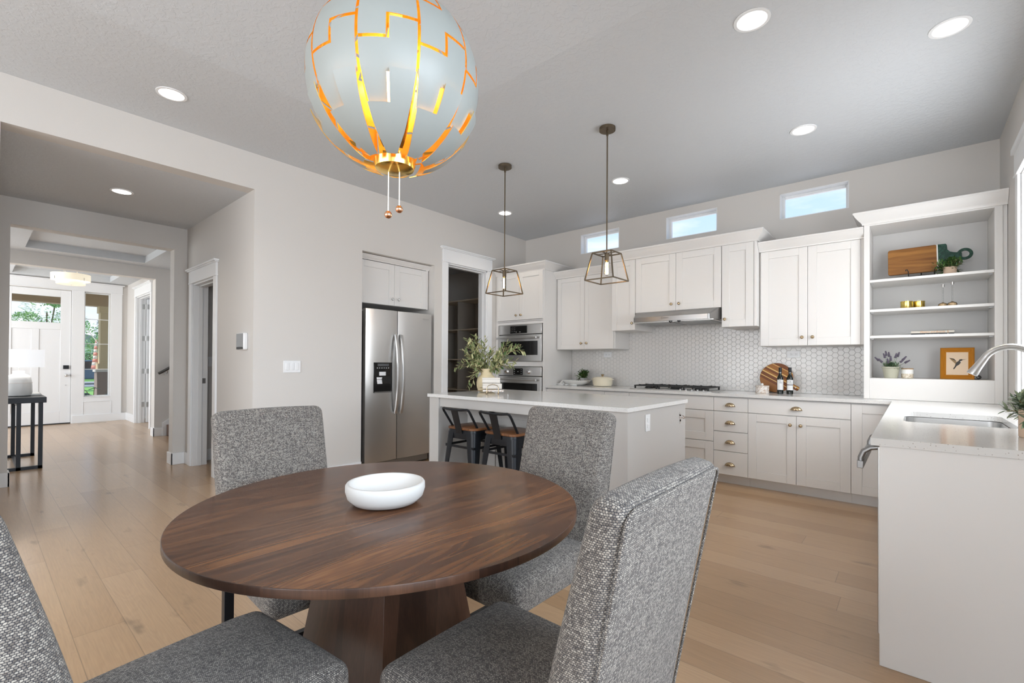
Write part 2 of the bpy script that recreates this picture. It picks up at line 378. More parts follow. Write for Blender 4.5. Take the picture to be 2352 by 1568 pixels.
WAL = [(.036, .013, .006), (.080, .030, .012), (.165, .066, .023), (.285, .130, .048)]
M['walnut'] = wood('walnut_top', 1, .145, WAL, .27, 75, (1.1, 7, 7), rk=.20, bk=.20, fk=.35)
M['walnutv'] = wood('walnut_base', 2, .11, [(.030, .014, .009), (.07, .033, .020), (.125, .062, .038)], .36)
M['seatw'] = wood('stool_seat_wood', 1, .06, [(.10, .04, .015), (.24, .10, .04), (.38, .18, .08)], .3)
M['acacia'] = wood('acacia_board', 0, .05, [(.20, .075, .015), (.42, .19, .045), (.62, .34, .10)], .4, 30)
M['benchw'] = wood('light_wood', 2, .05, [(.30, .18, .08), (.45, .28, .14)], .5)

def fabric(name, ground, lo, mid, hi, su=.0048, sv=.0036):
    # rows of thick flecked yarn beads over a dark ground weave
    m, n, l, b = nt(name); uv = n.new('ShaderNodeUVMap')
    nz = n.new('ShaderNodeTexNoise'); nz.inputs['Scale'].default_value = 130; nz.inputs['Detail'].default_value = 3; l.new(uv.outputs[0], nz.inputs['Vector'])
    wb = n.new('ShaderNodeVectorMath'); wb.operation = 'MULTIPLY_ADD'; l.new(nz.outputs['Color'], wb.inputs[0]); wb.inputs[1].default_value = (.006, .0038, 0); l.new(uv.outputs[0], wb.inputs[2])
    sp = n.new('ShaderNodeSeparateXYZ'); l.new(wb.outputs[0], sp.inputs[0])
    vv = mth(n, l, 'DIVIDE', sp.outputs[1], sv); fy = mth(n, l, 'FLOOR', vv); ay = mth(n, l, 'FRACT', vv)
    uu = mth(n, l, 'ADD', mth(n, l, 'DIVIDE', sp.outputs[0], su), mth(n, l, 'MULTIPLY', fy, .5)); fx = mth(n, l, 'FLOOR', uu); ax = mth(n, l, 'FRACT', uu)
    cb = n.new('ShaderNodeCombineXYZ'); l.new(fx, cb.inputs[0]); l.new(fy, cb.inputs[1])
    wn = n.new('ShaderNodeTexWhiteNoise'); wn.noise_dimensions = '2D'; l.new(cb.outputs[0], wn.inputs['Vector'])
    def streak(sc):
        st = n.new('ShaderNodeVectorMath'); st.operation = 'MULTIPLY'; l.new(uv.outputs[0], st.inputs[0]); st.inputs[1].default_value = sc
        s1 = n.new('ShaderNodeTexNoise'); s1.inputs['Scale'].default_value = 1; s1.inputs['Detail'].default_value = 2; l.new(st.outputs[0], s1.inputs['Vector']); return s1.outputs[0]
    v = mth(n, l, 'ADD', mth(n, l, 'MULTIPLY', wn.outputs[0], .40), mth(n, l, 'ADD', mth(n, l, 'MULTIPLY', streak((22, 230, 1)), .44), mth(n, l, 'MULTIPLY', streak((200, 14, 1)), .44)))
    hump = mth(n, l, 'MULTIPLY', mth(n, l, 'SINE', mth(n, l, 'MULTIPLY', ax, PI)), mth(n, l, 'SINE', mth(n, l, 'MULTIPLY', ay, PI)))
    hp = mth(n, l, 'POWER', hump, .6)
    col = ramp(n, l, v, [(.30, lo), (.55, mid), (.86, hi)])
    mr = n.new('ShaderNodeMapRange'); mr.interpolation_type = 'SMOOTHSTEP'; mr.inputs[1].default_value = .12; mr.inputs[2].default_value = .80; l.new(hp, mr.inputs[0])
    mx = n.new('ShaderNodeMix'); mx.data_type = 'RGBA'; l.new(mr.outputs[0], mx.inputs[0]); mx.inputs[6].default_value = (*ground, 1); l.new(col, mx.inputs[7])
    l.new(mx.outputs[2], b.inputs['Base Color']); b.inputs['Roughness'].default_value = .88; b.inputs['Sheen Weight'].default_value = .12; b.inputs['Specular IOR Level'].default_value = .3
    bp = n.new('ShaderNodeBump'); bp.inputs['Strength'].default_value = .6; bp.inputs['Distance'].default_value = .0015
    l.new(hp, bp.inputs['Height']); l.new(bp.outputs[0], b.inputs['Normal'])
    return m
M['fabric'] = fabric('tweed', (.025, .026, .034), (.066, .056, .048), (.18, .158, .137), (.40, .365, .315))

def quartz():
    m, n, l, b = nt('white_quartz'); tc = n.new('ShaderNodeTexCoord'); v = n.new('ShaderNodeTexVoronoi'); v.inputs['Scale'].default_value = 170; l.new(tc.outputs['Object'], v.inputs['Vector'])
    wn = n.new('ShaderNodeTexWhiteNoise'); wn.noise_dimensions = '3D'; l.new(v.outputs['Position'], wn.inputs['Vector'])
    f = mth(n, l, 'MULTIPLY', mth(n, l, 'LESS_THAN', v.outputs['Distance'], .28), mth(n, l, 'GREATER_THAN', wn.outputs[0], .86))
    mx = n.new('ShaderNodeMix'); mx.data_type = 'RGBA'; l.new(f, mx.inputs[0]); mx.inputs[6].default_value = (.72, .715, .70, 1); mx.inputs[7].default_value = (.33, .30, .27, 1)
    l.new(mx.outputs[2], b.inputs['Base Color']); b.inputs['Roughness'].default_value = .12; return m
M['quartz'] = quartz()
def stripes():
    m, n, l, b = nt('striped_board'); tc = n.new('ShaderNodeTexCoord'); sp = n.new('ShaderNodeSeparateXYZ'); l.new(tc.outputs['Object'], sp.inputs[0])
    # strips run along the handle (down to the right, object x/z)
    a = math.radians(-29); t = mth(n, l, 'ADD', mth(n, l, 'MULTIPLY', sp.outputs[0], -math.sin(a)), mth(n, l, 'MULTIPLY', sp.outputs[2], math.cos(a)))
    u = mth(n, l, 'MULTIPLY_ADD', t, 3.15, .065)
    r = n.new('ShaderNodeValToRGB'); r.color_ramp.interpolation = 'CONSTANT'; e = r.color_ramp.elements
    D = (.20, .06, .015, 1); B = (.36, .14, .03, 1); Y = (.85, .56, .20, 1)
    st = [(0, B), (.28, D), (.36, Y), (.385, D), (.49, Y), (.525, B), (.58, D), (.655, Y), (.69, B), (.83, Y), (.85, D)]
    while len(e) < len(st): e.new(.5)
    for i, (p, c) in enumerate(st): e[i].position = p; e[i].color = c
    l.new(u, r.inputs[0]); l.new(r.outputs[0], b.inputs['Base Color']); b.inputs['Roughness'].default_value = .35; return m
M['stripes'] = stripes()
def marble(name, c1, c2, sc=14):
    m, n, l, b = nt(name); tc = n.new('ShaderNodeTexCoord'); nz = n.new('ShaderNodeTexNoise'); nz.inputs['Scale'].default_value = sc; nz.inputs['Detail'].default_value = 5; nz.inputs['Distortion'].default_value = 2
    l.new(tc.outputs['Object'], nz.inputs['Vector']); l.new(ramp(n, l, nz.outputs[0], [(.42, c1), (.5, c2), (.56, c1)]), b.inputs['Base Color']); b.inputs['Roughness'].default_value = .25; return m
M['marble'] = marble('marble', (.84, .80, .76), (.50, .36, .26)); M['resin'] = marble('green_resin', (.015, .05, .035), (.03, .10, .07)); M['sandg'] = marble('candle_glaze', (.72, .66, .55), (.45, .36, .25), 20)

# ================================================================== ROOM SHELL
XL, XR, YB, ZC = -4.525, .547, 5.56, 3.096
def wall(name, axis, p0, p1, a0, a1, z0, z1, holes=(), mat='wall', label=None):
    A = sorted({a0, a1, *[v for h in holes for v in h[:2]]}); Z = sorted({z0, z1, *[v for h in holes for v in h[2:]]})
    b = MB()
    cells = {}
    for i in range(len(A)-1):
        for j in range(len(Z)-1):
            ca, cz = (A[i]+A[i+1])/2, (Z[j]+Z[j+1])/2
            if a0 <= ca <= a1 and z0 <= cz <= z1 and not any(h[0] < ca < h[1] and h[2] < cz < h[3] for h in holes): cells[i, j] = 1
    def P(p, a, z): return (p, a, z) if axis == 'x' else (a, p, z)
    for (i, j) in cells:
        a, c, d, e = A[i], A[i+1], Z[j], Z[j+1]
        b.add([P(p0, a, d), P(p0, c, d), P(p0, c, e), P(p0, a, e)], [(0, 1, 2, 3)])
        b.add([P(p1, a, d), P(p1, c, d), P(p1, c, e), P(p1, a, e)], [(3, 2, 1, 0)])
        for (di, dj, q) in ((-1, 0, ((a, d), (a, e))), (1, 0, ((c, d), (c, e))), (0, -1, ((a, d), (c, d))), (0, 1, ((a, e), (c, e)))):
            if (i+di, j+dj) not in cells:
                (s, t), (u, v) = q; b.add([P(p0, s, t), P(p1, s, t), P(p1, u, v), P(p0, u, v)], [(0, 1, 2, 3)])
    return struct(b.build(name, M[mat], smooth=False))

b = MB(); b.box(-13.0, 1.2, -4.4, 6.2, -.06, 0); struct(b.build('floor', M['floor'], org=(0, 0, 0)))
wall('wall_back', 'y', YB, YB+.16, XL, XR+.16, 0, ZC, [(-3.531, -2.939, 2.738, 3.005), (-2.301, -1.702, 2.738, 3.005), (-1.067, -.472, 2.738, 3.005)])
wall('wall_left', 'x', XL-.15, XL, -3.2, YB, 0, ZC, [(.105, 1.657, 0, 2.772), (2.752, 3.757, 0, 2.422), (3.97, 4.70, 0, 2.49)])
wall('wall_right', 'x', XR, XR+.16, -3.2, YB, 0, ZC, [(3.25, 4.56, 1.0, 2.49), (-1.25, 1.75, 0, 2.42)])
wall('wall_rear', 'y', -3.36, -3.2, XL-.15, XR+.16, 0, ZC, [(-4.2, -2.9, .5, 2.6), (-2.7, -1.3, .5, 2.6), (-1.1, .2, .5, 2.6)])
# main ceiling with a shallow vaulted field over the table
b = MB(); vx0, vx1, vy0, vy1 = -3.36, .0, -2.0, 2.32
for x0, x1, y0, y1 in ((XL, vx0, -3.2, YB), (vx1, XR, -3.2, YB), (vx0, vx1, vy1, YB), (vx0, vx1, -3.2, vy0)):
    b.add([(x0, y0, ZC), (x1, y0, ZC), (x1, y1, ZC), (x0, y1, ZC)], [(0, 3, 2, 1)])
q, hz = 1.15, ZC+.13
O = [(vx0, vy0), (vx1, vy0), (vx1, vy1), (vx0, vy1)]; I = [(vx0+q, vy0+q), (vx1-q, vy0+q), (vx1-q, vy1-q), (vx0+q, vy1-q)]
for k in range(4):
    j = (k+1) % 4; b.add([(*O[k], ZC), (*O[j], ZC), (*I[j], hz), (*I[k], hz)], [(0, 1, 2, 3)])
b.add([(*p, hz) for p in I], [(3, 2, 1, 0)])
struct(b.build('ceiling', M['ceil'], org=(0, 0, ZC), smooth=False))
# ---- hall behind the left wall opening
HX = -6.54
struct(MB().add([(XL-.15, -.6, 2.772), (HX, -.6, 2.772), (HX, 1.66, 2.772), (XL-.15, 1.66, 2.772)], [(0, 1, 2, 3)]).build('ceiling_hall', M['ceil'], smooth=False))
wall('wall_hall_right', 'y', 1.657, 1.80, HX, XL-.15, 0, 2.80, [(-6.30, -5.56, 0, 2.10)])
wall('wall_hall_left', 'y', -.75, -.6, HX-.16, XL, 0, 2.80)
wall('wall_hall_end', 'x', HX-.16, HX, -.75, 3.75, 0, 2.80, [(.225, 1.53, 0, 2.515)])
# dark passage seen through the hall door
wall('wall_passage_back', 'y', 3.30, 3.40, HX, XL-.9, 0, 2.6); wall('wall_passage_side', 'x', -6.62, HX+.005, 1.80, 3.30, 0, 2.6) if False else None
struct(MB().box(HX, XL-.9, 1.80, 3.4, 2.5, 2.55).build('ceiling_passage', M['ceil'], smooth=False))
wall('wall_passage_right', 'x', -5.42, -5.36, 1.80, 3.3, 0, 2.5)
# ---- second room with tray ceiling, stair alcove on its right
BX = -9.19; zB = 2.70
def tray(name, x0, x1, y0, y1, z, tx0, tx1, ty0, ty1, h):
    b = MB()
    for a, c, d, e in ((x0, tx0, y0, y1), (tx1, x1, y0, y1), (tx0, tx1, y0, ty0), (tx0, tx1, ty1, y1)):
        b.add([(a, d, z), (c, d, z), (c, e, z), (a, e, z)], [(0, 3, 2, 1)])
    o = [(tx0, ty0), (tx1, ty0), (tx1, ty1), (tx0, ty1)]
    for k in range(4):
        j = (k+1) % 4; b.add([(*o[k], z), (*o[j], z), (*o[j], z+h), (*o[k], z+h)], [(0, 1, 2, 3)])
    b.add([(*p, z+h) for p in o], [(3, 2, 1, 0)])
    return struct(b.build(name, M['ceil'], smooth=False))
tray('ceiling_tray_room', BX, HX-.16, -1.4, 3.7, zB, -8.87, -7.25, .44, 1.705, .10)
wall('wall_room_left', 'y', -1.5, -1.4, BX, HX-.16, 0, 2.8); wall('wall_room_right', 'y', 3.6, 3.7, BX, HX-.16, 0, 2.8, [(-9.1, -8.3, 1.2, 2.5)])
wall('wall_foyer_divider', 'x', BX-.16, BX, -2.0, 3.7, 0, 2.9, [(-.9, 1.905, 0, 2.52)])
wall('wall_stair_side', 'x', -8.12, -8.0, 2.15, 3.6, 0, 2.70)
# ---- foyer
FX = -12.24; zF = 2.755
tray('ceiling_foyer', FX, BX-.16, -2.0, 2.07, zF, -11.97, -10.05, .44, 1.755, .10)
wall('wall_foyer_right', 'y', 2.07, 2.21, FX, BX-.16, 0, zF, [(-11.42, -10.30, 0, 2.44)])
wall('wall_foyer_left', 'y', -2.1, -2.0, FX, BX-.16, 0, zF, [(-11.8, -9.8, .6, 2.5)])
wall('wall_front', 'x', FX-.16, FX, -2.1, 2.21, 0, 2.9, [(.30, 1.235, 0, 2.545), (1.415, 1.81, .50, 2.55)])
# bright side room off the foyer
wall('wall_side_room_far', 'x', -12.4, FX, 2.21, 5.2, 0, 2.8); wall('wall_side_room_back', 'y', 5.1, 5.2, -12.4, BX-.16, 0, 2.8, [(-11.6, -10.2, .8, 2.4)]); wall('wall_side_room_near', 'x', -9.40, -9.35, 2.21, 5.2, 0, 2.8)
struct(MB().add([(-12.4, 2.2, 2.75), (-9.35, 2.2, 2.75), (-9.35, 5.2, 2.75), (-12.4, 5.2, 2.75)], [(0, 1, 2, 3)]).build('ceiling_side_room', M['ceil'], smooth=False))
# ---- pantry behind the white-cased opening
wall('wall_pantry_back', 'y', 5.50, 5.56, -6.6, XL-.15, 0, 2.76); wall('wall_pantry_far', 'x', -6.66, -6.6, 3.80, 5.56, 0, 2.76); wall('wall_pantry_near', 'y', 3.83, 3.90, -6.6, XL-.15, 0, 2.76)
struct(MB().add([(-6.6, 3.85, 2.755), (XL-.15, 3.85, 2.755), (XL-.15, 5.55, 2.755), (-6.6, 5.55, 2.755)], [(0, 1, 2, 3)]).build('ceiling_pantry', M['ceil'], smooth=False))
# fridge recess
b = MB(); b.box(-5.32, -5.28, 2.70, 3.80, 0, 2.45); b.box(-5.28, XL-.15, 2.70, 2.752, 0, 2.45); b.box(-5.28, XL-.15, 3.757, 3.80, 0, 2.45); b.box(-5.28, XL-.15, 2.752, 3.757, 2.422, 2.45)
struct(b.build('wall_fridge_recess', M['wall'], smooth=False))

# ---- clerestory and sink windows
def window(n, axis, pin, pout, a0, a1, z0, z1, fw=.045, mull=()):
    # frame set back in the opening; axis = wall normal
    r = bpy.data.objects.new('window_%d' % n, None); COL.objects.link(r); struct(r)
    r.location = ((a0+a1)/2, (pin+pout)/2, z0) if axis == 'y' else ((pin+pout)/2, (a0+a1)/2, z0)
    b = MB()
    def bx(u0, u1, w0, w1, p0=pin, p1=pout):
        b.box(*((u0, u1, p0, p1) if axis == 'y' else (p0, p1, u0, u1)), w0, w1)
    bx(a0, a0+fw, z0, z1); bx(a1-fw, a1, z0, z1); bx(a0+fw, a1-fw, z0, z0+fw); bx(a0+fw, a1-fw, z1-fw, z1)
    for zz in mull: bx(a0+fw, a1-fw, zz-.006, zz+.006)
    b.build('window_frame', M['trim'], r, org=r.location, bevel=.004)
    g = MB(); pm = (pin+pout)/2
    if axis == 'y': g.add([(a0+fw, pm, z0+fw), (a1-fw, pm, z0+fw), (a1-fw, pm, z1-fw), (a0+fw, pm, z1-fw)], [(0, 1, 2, 3)])
    else: g.add([(pm, a0+fw, z0+fw), (pm, a1-fw, z0+fw), (pm, a1-fw, z1-fw), (pm, a0+fw, z1-fw)], [(0, 1, 2, 3)])
    g.build('glass', M['glass'], r, org=r.location, smooth=False)
    return r
for k, (a, c) in enumerate(((-3.531, -2.939), (-2.301, -1.702), (-1.067, -.472))):
    r = window(k+1, 'y', YB+.09, YB+.13, a, c, 2.738, 3.005, .032)
    b = MB()   # white painted reveal
    b.box(a-.001, a+.006, YB-.002, YB+.09, 2.738, 3.005); b.box(c-.006, c+.001, YB-.002, YB+.09, 2.738, 3.005); b.box(a, c, YB-.002, YB+.09, 2.999, 3.006); b.box(a, c, YB-.002, YB+.09, 2.737, 2.744)
    b.build('reveal', M['trim'], r, org=r.location, smooth=False)
window(4, 'x', XR+.10, XR+.15, 3.25, 4.56, 1.0, 2.49)
b = MB()
for a0, a1 in ((3.16, 3.25), (4.56, 4.65)): b.box(XR-.018, XR, a0, a1, .93, 2.50)
b.box(XR-.022, XR, 3.14, 4.66, 2.50, 2.66); b.box(XR-.036, XR, 3.12, 4.68, 2.66, 2.70); b.box(XR-.026, XR, 3.13, 4.67, 2.495, 2.512)
b.box(XR, XR+.10, 4.54, 4.56, 1.0, 2.49); b.box(XR, XR+.10, 3.25, 3.27, 1.0, 2.49); b.box(XR-.02, XR+.10, 3.25, 4.56, .985, 1.01)
struct(b.build('trim_1', M['trim'], bevel=.003))
for k, (a, c) in enumerate(((-4.2, -2.9), (-2.7, -1.3), (-1.1, .2))): window(5+k, 'y', -3.30, -3.25, a, c, .5, 2.6, .06)
window(8, 'x', XR+.06, XR+.11, -1.25, .25, 0, 2.42, .09); window(9, 'x', XR+.06, XR+.11, .25, 1.75, 0, 2.42, .09)
window(10, 'x', FX-.11, FX-.06, 1.415, 1.81, .50, 2.55, .022, (1.035, 1.538, 2.024))

# ---- door casings with stepped heads
def casing(n, axis, p, out, a0, a1, zt, w=.09, hh=.165, jamb=.0, ov=.035, legs=(1, 1), jmat='trim', z_leg=0):
    # p: wall face, out: +1/-1 direction into the room
    b = MB()
    def bx(u0, u1, d0, d1, w0, w1):
        q0, q1 = p+out*d0, p+out*d1
        b.box(*((q0, q1, u0, u1) if axis == 'x' else (u0, u1, q0, q1)), w0, w1)
    if legs[0]: bx(a0-w, a0, 0, .018, z_leg, zt)
    if legs[1]: bx(a1, a1+w, 0, .018, z_leg, zt)
    bx(a0-w-.008, a1+w+.008, 0, .026, zt, zt+.014)
    bx(a0-w, a1+w, 0, .021, zt+.014, zt+hh); bx(a0-w-ov*.6, a1+w+ov*.6, 0, .036, zt+hh, zt+hh+.012); bx(a0-w-ov, a1+w+ov, 0, .050, zt+hh+.012, zt+hh+.03)
    if jamb:
        for u0, u1 in ((a0, a0+.018), (a1-.018, a1)): bx(u0, u1, -jamb, .001, 0, zt)
        bx(a0, a1, -jamb, .001, zt-.018, zt)
        for u0, u1 in ((a0+.018, a0+.030), (a1-.030, a1-.018)): bx(u0, u1, -jamb*.62, -jamb*.35, 0, zt-.018)
        bx(a0, a1, -jamb*.62, -jamb*.35, zt-.030, zt-.018)
    return struct(b.build('trim_%d' % n, M[jmat], bevel=.002))
casing(2, 'x', XL, 1, 3.97, 4.70, 2.49, jamb=.15)                       # pantry
casing(3, 'y', 1.657, -1, -6.30, -5.56, 2.10, jamb=.15, hh=.14)         # hall door
casing(4, 'y', 2.07, -1, -11.42, -10.30, 2.44, jamb=.14, hh=.16)        # side room door
# front door surround
b = MB(); b.box(FX, FX+.02, 1.235, 1.415, 0, 2.56); b.box(FX, FX+.02, 1.81, 1.985, 0, 2.56); b.box(FX, FX+.02, 1.415, 1.81, 0, .50); b.box(FX, FX+.02, .12, .30, 0, 2.56)
b.box(FX, FX+.024, .10, 1.99, 2.56, 2.715); b.box(FX, FX+.03, .09, 2.0, 2.553, 2.567); b.box(FX, FX+.045, .08, 2.02, 2.715, 2.738)
b.box(FX+.02, FX+.028, 1.415, 1.81, .485, .50); b.box(FX+.02, FX+.026, 1.40, 1.83, .40, .412); b.box(FX+.02, FX+.026, 1.40, 1.412, .16, .40); b.box(FX+.02, FX+.026, 1.818, 1.83, .16, .40)
struct(b.build('trim_5', M['trim'], bevel=.002))

# ---- baseboards
def base(name, segs, h=.135, t=.015):
    b = MB()
    for axis, p, out, a0, a1 in segs:
        q = (p, p+out*t); b.box(*((*q, a0, a1) if axis == 'x' else (a0, a1, *q)), 0, h)
    return struct(b.build(name, M['trim'], bevel=.003))
base('baseboard_left', [('x', XL, 1, 1.657, 2.752), ('x', XL, 1, -3.2, .105), ('y', .105, 1, XL-.15, XL+.015)])
base('baseboard_hall_right', [('y', 1.657, -1, -5.47, XL+.015), ('y', 1.657, -1, HX, -6.39)])
base('baseboard_hall_end', [('x', HX, 1, 1.515, 1.657), ('y', 1.53, -1, HX-.175, HX+.015), ('x', HX, 1, -.6, .24), ('y', .225, 1, HX-.175, HX+.015)])
base('baseboard_foyer_divider', [('x', BX, 1, 1.89, 2.02), ('y', 1.905, -1, BX-.17, BX+.015)])
base('baseboard_front', [('x', FX+.02, 1, 1.25, 2.07), ('y', 2.07, -1, FX, -11.51)], .15)
base('baseboard_passage', [('y', 3.30, -1, HX, -5.42), ('x', HX, 1, 1.80, 3.30)])

# ================================================================== DOORS
def shaker(mb, T, u0, u1, w0, w1, fr=.058, th=.02, rec=.007, m=0):
    # T(u, w, d) -> world; d outward from carcass plane
    def bx(a, c, e, g, d0, d1):
        p, q_ = T(a, e, d0), T(c, g, d1); mb.box(p[0], q_[0], p[1], q_[1], p[2], q_[2], m)
    if fr == 0: bx(u0, u1, w0, w1, 0, th); return
    bx(u0, u0+fr, w0, w1, 0, th); bx(u1-fr, u1, w0, w1, 0, th); bx(u0+fr, u1-fr, w0, w0+fr, 0, th); bx(u0+fr, u1-fr, w1-fr, w1, 0, th)
    bx(u0+fr, u1-fr, w0+fr, w1-fr, 0, th-rec)
# front door
fd = thing('door_1', (FX-.04, .767, 0), 'white panelled front door with a clear glass lite across the top', 'door'); fd['kind'] = 'structure'
del fd['category']
b = MB(); x0, x1 = FX-.055, FX-.012
for a, c, e, g in ((.304, .45, .012, 2.54), (1.085, 1.231, .012, 2.54), (.45, 1.085, .012, .24), (.45, 1.085, 1.79, 1.92), (.45, 1.085, 2.41, 2.54), (.70, .80, .24, 1.79)): b.box(x0, x1, a, c, e, g)
b.box(x0+.005, x1-.010, .45, .70, .24, 1.79); b.box(x0+.005, x1-.010, .80, 1.085, .24, 1.79)
b.build('door_panel', M['trim'], fd, org=fd.location, bevel=.003)
MB().add([(FX-.03, .45, 1.92), (FX-.03, 1.085, 1.92), (FX-.03, 1.085, 2.41), (FX-.03, .45, 2.41)], [(0, 1, 2, 3)]).build('glass', M['glass'], fd, org=fd.location, smooth=False)
MB().box(FX-.16, FX+.0, .30, 1.235, 0, .022).build('threshold', M['dark'], fd, org=fd.location)
b = MB(); b.cyl((FX-.012, 1.168, .925), .026, .012, 'x'); b.cyl((FX, 1.168, .925), .010, .03, 'x'); b.ball((FX+.045, 1.168, .925), .028); b.build('door_knob', M['steel'], fd, org=fd.location)
b = MB(); b.box(FX-.012, FX+.012, 1.125, 1.205, 1.045, 1.115); b.box(FX+.012, FX+.018, 1.145, 1.185, 1.06, 1.085); b.build('keypad_lock', M['blackm'], fd, org=fd.location, bevel=.004)
MB().cyl((FX-.012, 1.165, .735), .012, .008, 'x').build('peep_plate', M['steel'], fd, org=fd.location)
b = MB(); b.box(FX-.02, FX+.004, 1.232, 1.240, 1.05, 1.11); b.box(FX-.02, FX+.004, 1.232, 1.240, .90, .95); b.build('strike_plate', M['blackm'], fd, org=fd.location)
# side room door, open into the room with four hinges
sd = bpy.data.objects.new('door_2', None); sd.location = (-11.40, 2.21, 0); COL.objects.link(sd); struct(sd, 'white door standing open into the bright side room')
MB().box(-11.395, -11.355, 2.225, 3.15, .012, 2.41).build('door_panel', M['trim'], sd, org=sd.location, bevel=.003)
b = MB(); b.box(-11.405, -11.40, 2.10, 2.17, 1.0, 1.1)
for k, z in enumerate((.31, .96, 1.60, 2.22)):
    b = MB(); b.box(-11.401, -11.397, 2.135, 2.205, z, z+.095); b.cyl((-11.395, 2.212, z), .007, .095); b.box(-11.357, -11.353, 2.225, 2.29, z, z+.095); b.build('hinge', M['steel'], sd, org=sd.location)
# latch strike on hall door jamb
tag(MB().box(-6.2825, -6.2785, 1.725, 1.785, .95, 1.01).build('latch_plate', M['steeld']), 'small dark metal strike plate on the white hall door jamb', 'strike plate')

# ================================================================== STAIR PIECES
st = bpy.data.objects.new('stairs_1', None); st.location = (-8.65, 2.1, 0); COL.objects.link(st); struct(st)
b = MB()
for k in range(6): b.box(BX+.03, -8.13, 2.06+k*.255, 3.59, k*.18, (k+1)*.18)
b.build('tread', M['walnut'], st, org=st.location, bevel=.004)
b = MB(); b.prism([(2.01, 0), (2.06, 0), (3.58, 1.09), (3.58, 1.36), (2.01, .21)], BX+.001, BX+.03, 'x'); b.build('skirt_board', M['trim'], st, org=st.location)
hr = thing('handrail', (BX+.05, 2.4, 1.2), 'dark round handrail on brackets rising along the wall past the doorway', 'handrail')
sl = (1.108-1.003)/(2.098-1.937)
MB().tube([(BX+.055, 1.945, 1.01), (BX+.075, 1.975, 1.03), (BX+.078, 3.4, 1.03+sl*1.42)], .021, 12).build('rail', M['railm'], hr, org=hr.location)
for y in (2.055, 2.9):
    z = 1.03+sl*(y-1.975); b = MB(); b.tube([(BX, y, z-.075), (BX+.05, y, z-.07), (BX+.078, y, z-.015)], .007, 8); b.cyl((BX, y, z-.075), .028, .008, 'x'); b.build('bracket', M['steel'], hr, org=hr.location)

# ================================================================== KITCHEN CABINETS
def knob(parent, p, axis='y', out=-1, mat='brass', r=.016, org=None):
    b = MB(); pr = [(.009, 0), (.007, .004), (.006, .012), (.013, .018), (r, .024), (.012, .031), (.004, .034)]
    pr = [(a, c*out) for a, c in pr]
    b.lathe(pr, p, 16, axis=axis)
    return b.build('knob', M[mat], parent, org=org)
def pull(parent, p, org, w=.092):
    # cup pull: half dome opening downwards
    b = MB(); rings = []
    n = 14
    for i in range(7):
        t = i/6*PI/2; rings.append([])
        for k in range(n):
            a = PI*k/(n-1); rings[-1].append((p[0]-math.cos(a)*w/2*(math.cos(t)*.97+.03), p[1]-.026*math.sin(t)**.8-.001, p[2]-.012+.034*math.sin(a)*(math.cos(t)*.8+.2)))
    fs = []; V = [q for r_ in rings for q in r_]
    for i in range(6):
        for k in range(n-1): fs.append((i*n+k, i*n+k+1, (i+1)*n+k+1, (i+1)*n+k))
    b.add(V, fs); b.box(p[0]-w/2-.004, p[0]+w/2+.004, p[1]-.003, p[1]+.001, p[2]-.014, p[2]-.010)
    o = b.build('cup_pull', M['brass'], parent, org=org, ang=60); s = o.modifiers.new('solid', 'SOLIDIFY'); s.thickness = .0015
    return o
def cab_y(name, x0, x1, yf, yb, z0, z1, fronts, label, cat='cabinet', group=None, kmat='brass', extra=None, gap=.003, bodyz=None, fr=.058):
    """cabinet facing -y. fronts: list of (kind, u0,u1,w0,w1, hw) ; hw = list of (u,w)"""
    r = thing(name, ((x0+x1)/2, (yf+yb)/2, z0), label, cat, group)
    b = MB(); b.box(x0, x1, yf+.021, yb, z0, z1)
    if extra: extra(b)
    b.build('body', M['cab'], r, org=r.location, bevel=.0015)
    T = lambda u, w, d: (u, yf+.02-d, w)
    for kind, u0, u1, w0, w1, hw in fronts:
        f = MB(); shaker(f, T, u0+gap/2, u1-gap/2, w0+gap/2, w1-gap/2, fr=(0 if kind == 'slab' else fr))
        o = f.build('drawer' if kind in ('slab', 'drawer') else 'door', M['cab'], r, org=r.location, bevel=.0015)
        for (u, w) in hw:
            if kind in ('slab', 'drawer'): pull(o, (u, yf, w), r.location)
            else: knob(o, (u, yf, w), 'y', -1, kmat, org=r.location)
    return r
CROWN = [(0, 0), (.012, 0), (.014, .012), (.022, .022), (.040, .040), (.058, .062), (.068, .080), (.074, .085), (.074, .098), (0, .098)]
def crown(path, z, name, parent=None, side=1, org=None, h=.098, k=1.0):
    pr = [(a*k, z+c*h/.098) for a, c in CROWN]
    b = MB(); b.sweep(path, pr, side=side)
    return b.build(name, M['cab'], parent, org=org, smooth=True, ang=30)

G_UP = None
XT, YT = -3.667, 4.894
# --- oven tower
ot = thing('oven_tower_cabinet', (-4.09, 5.22, 0), 'tall white cabinet in the corner holding the two wall ovens', 'cabinet')
b = MB(); b.box(XL+.002, XL+.03, YT+.001, YB-.004, .0, 2.445); b.box(XT-.02, XT, YT+.001, YB-.004, 0, 2.445)
b.box(XL+.03, XT-.02, YB-.03, YB-.004, 0, 2.445); b.box(XL+.03, XT-.02, YT+.001, YB-.004, 1.775, 1.795); b.box(XL+.03, XT-.02, YT+.02, YB-.03, 2.425, 2.445)
b.box(XL+.03, -4.468, YT+.001, YT+.05, 0, 1.78); b.box(-3.688, XT-.02, YT+.001, YT+.05, 0, 1.78); b.box(-4.468, -3.688, YT+.001, YT+.05, 1.738, 1.78); b.box(-4.468, -3.688, YT+.001, YB-.05, 1.165, 1.228); b.box(-4.468, -3.688, YT+.001, YB-.05, 0, .50)
b.build('body', M['cab'], ot, org=ot.location, bevel=.0015)
T = lambda u, w, d: (u, YT+.001-d, w)
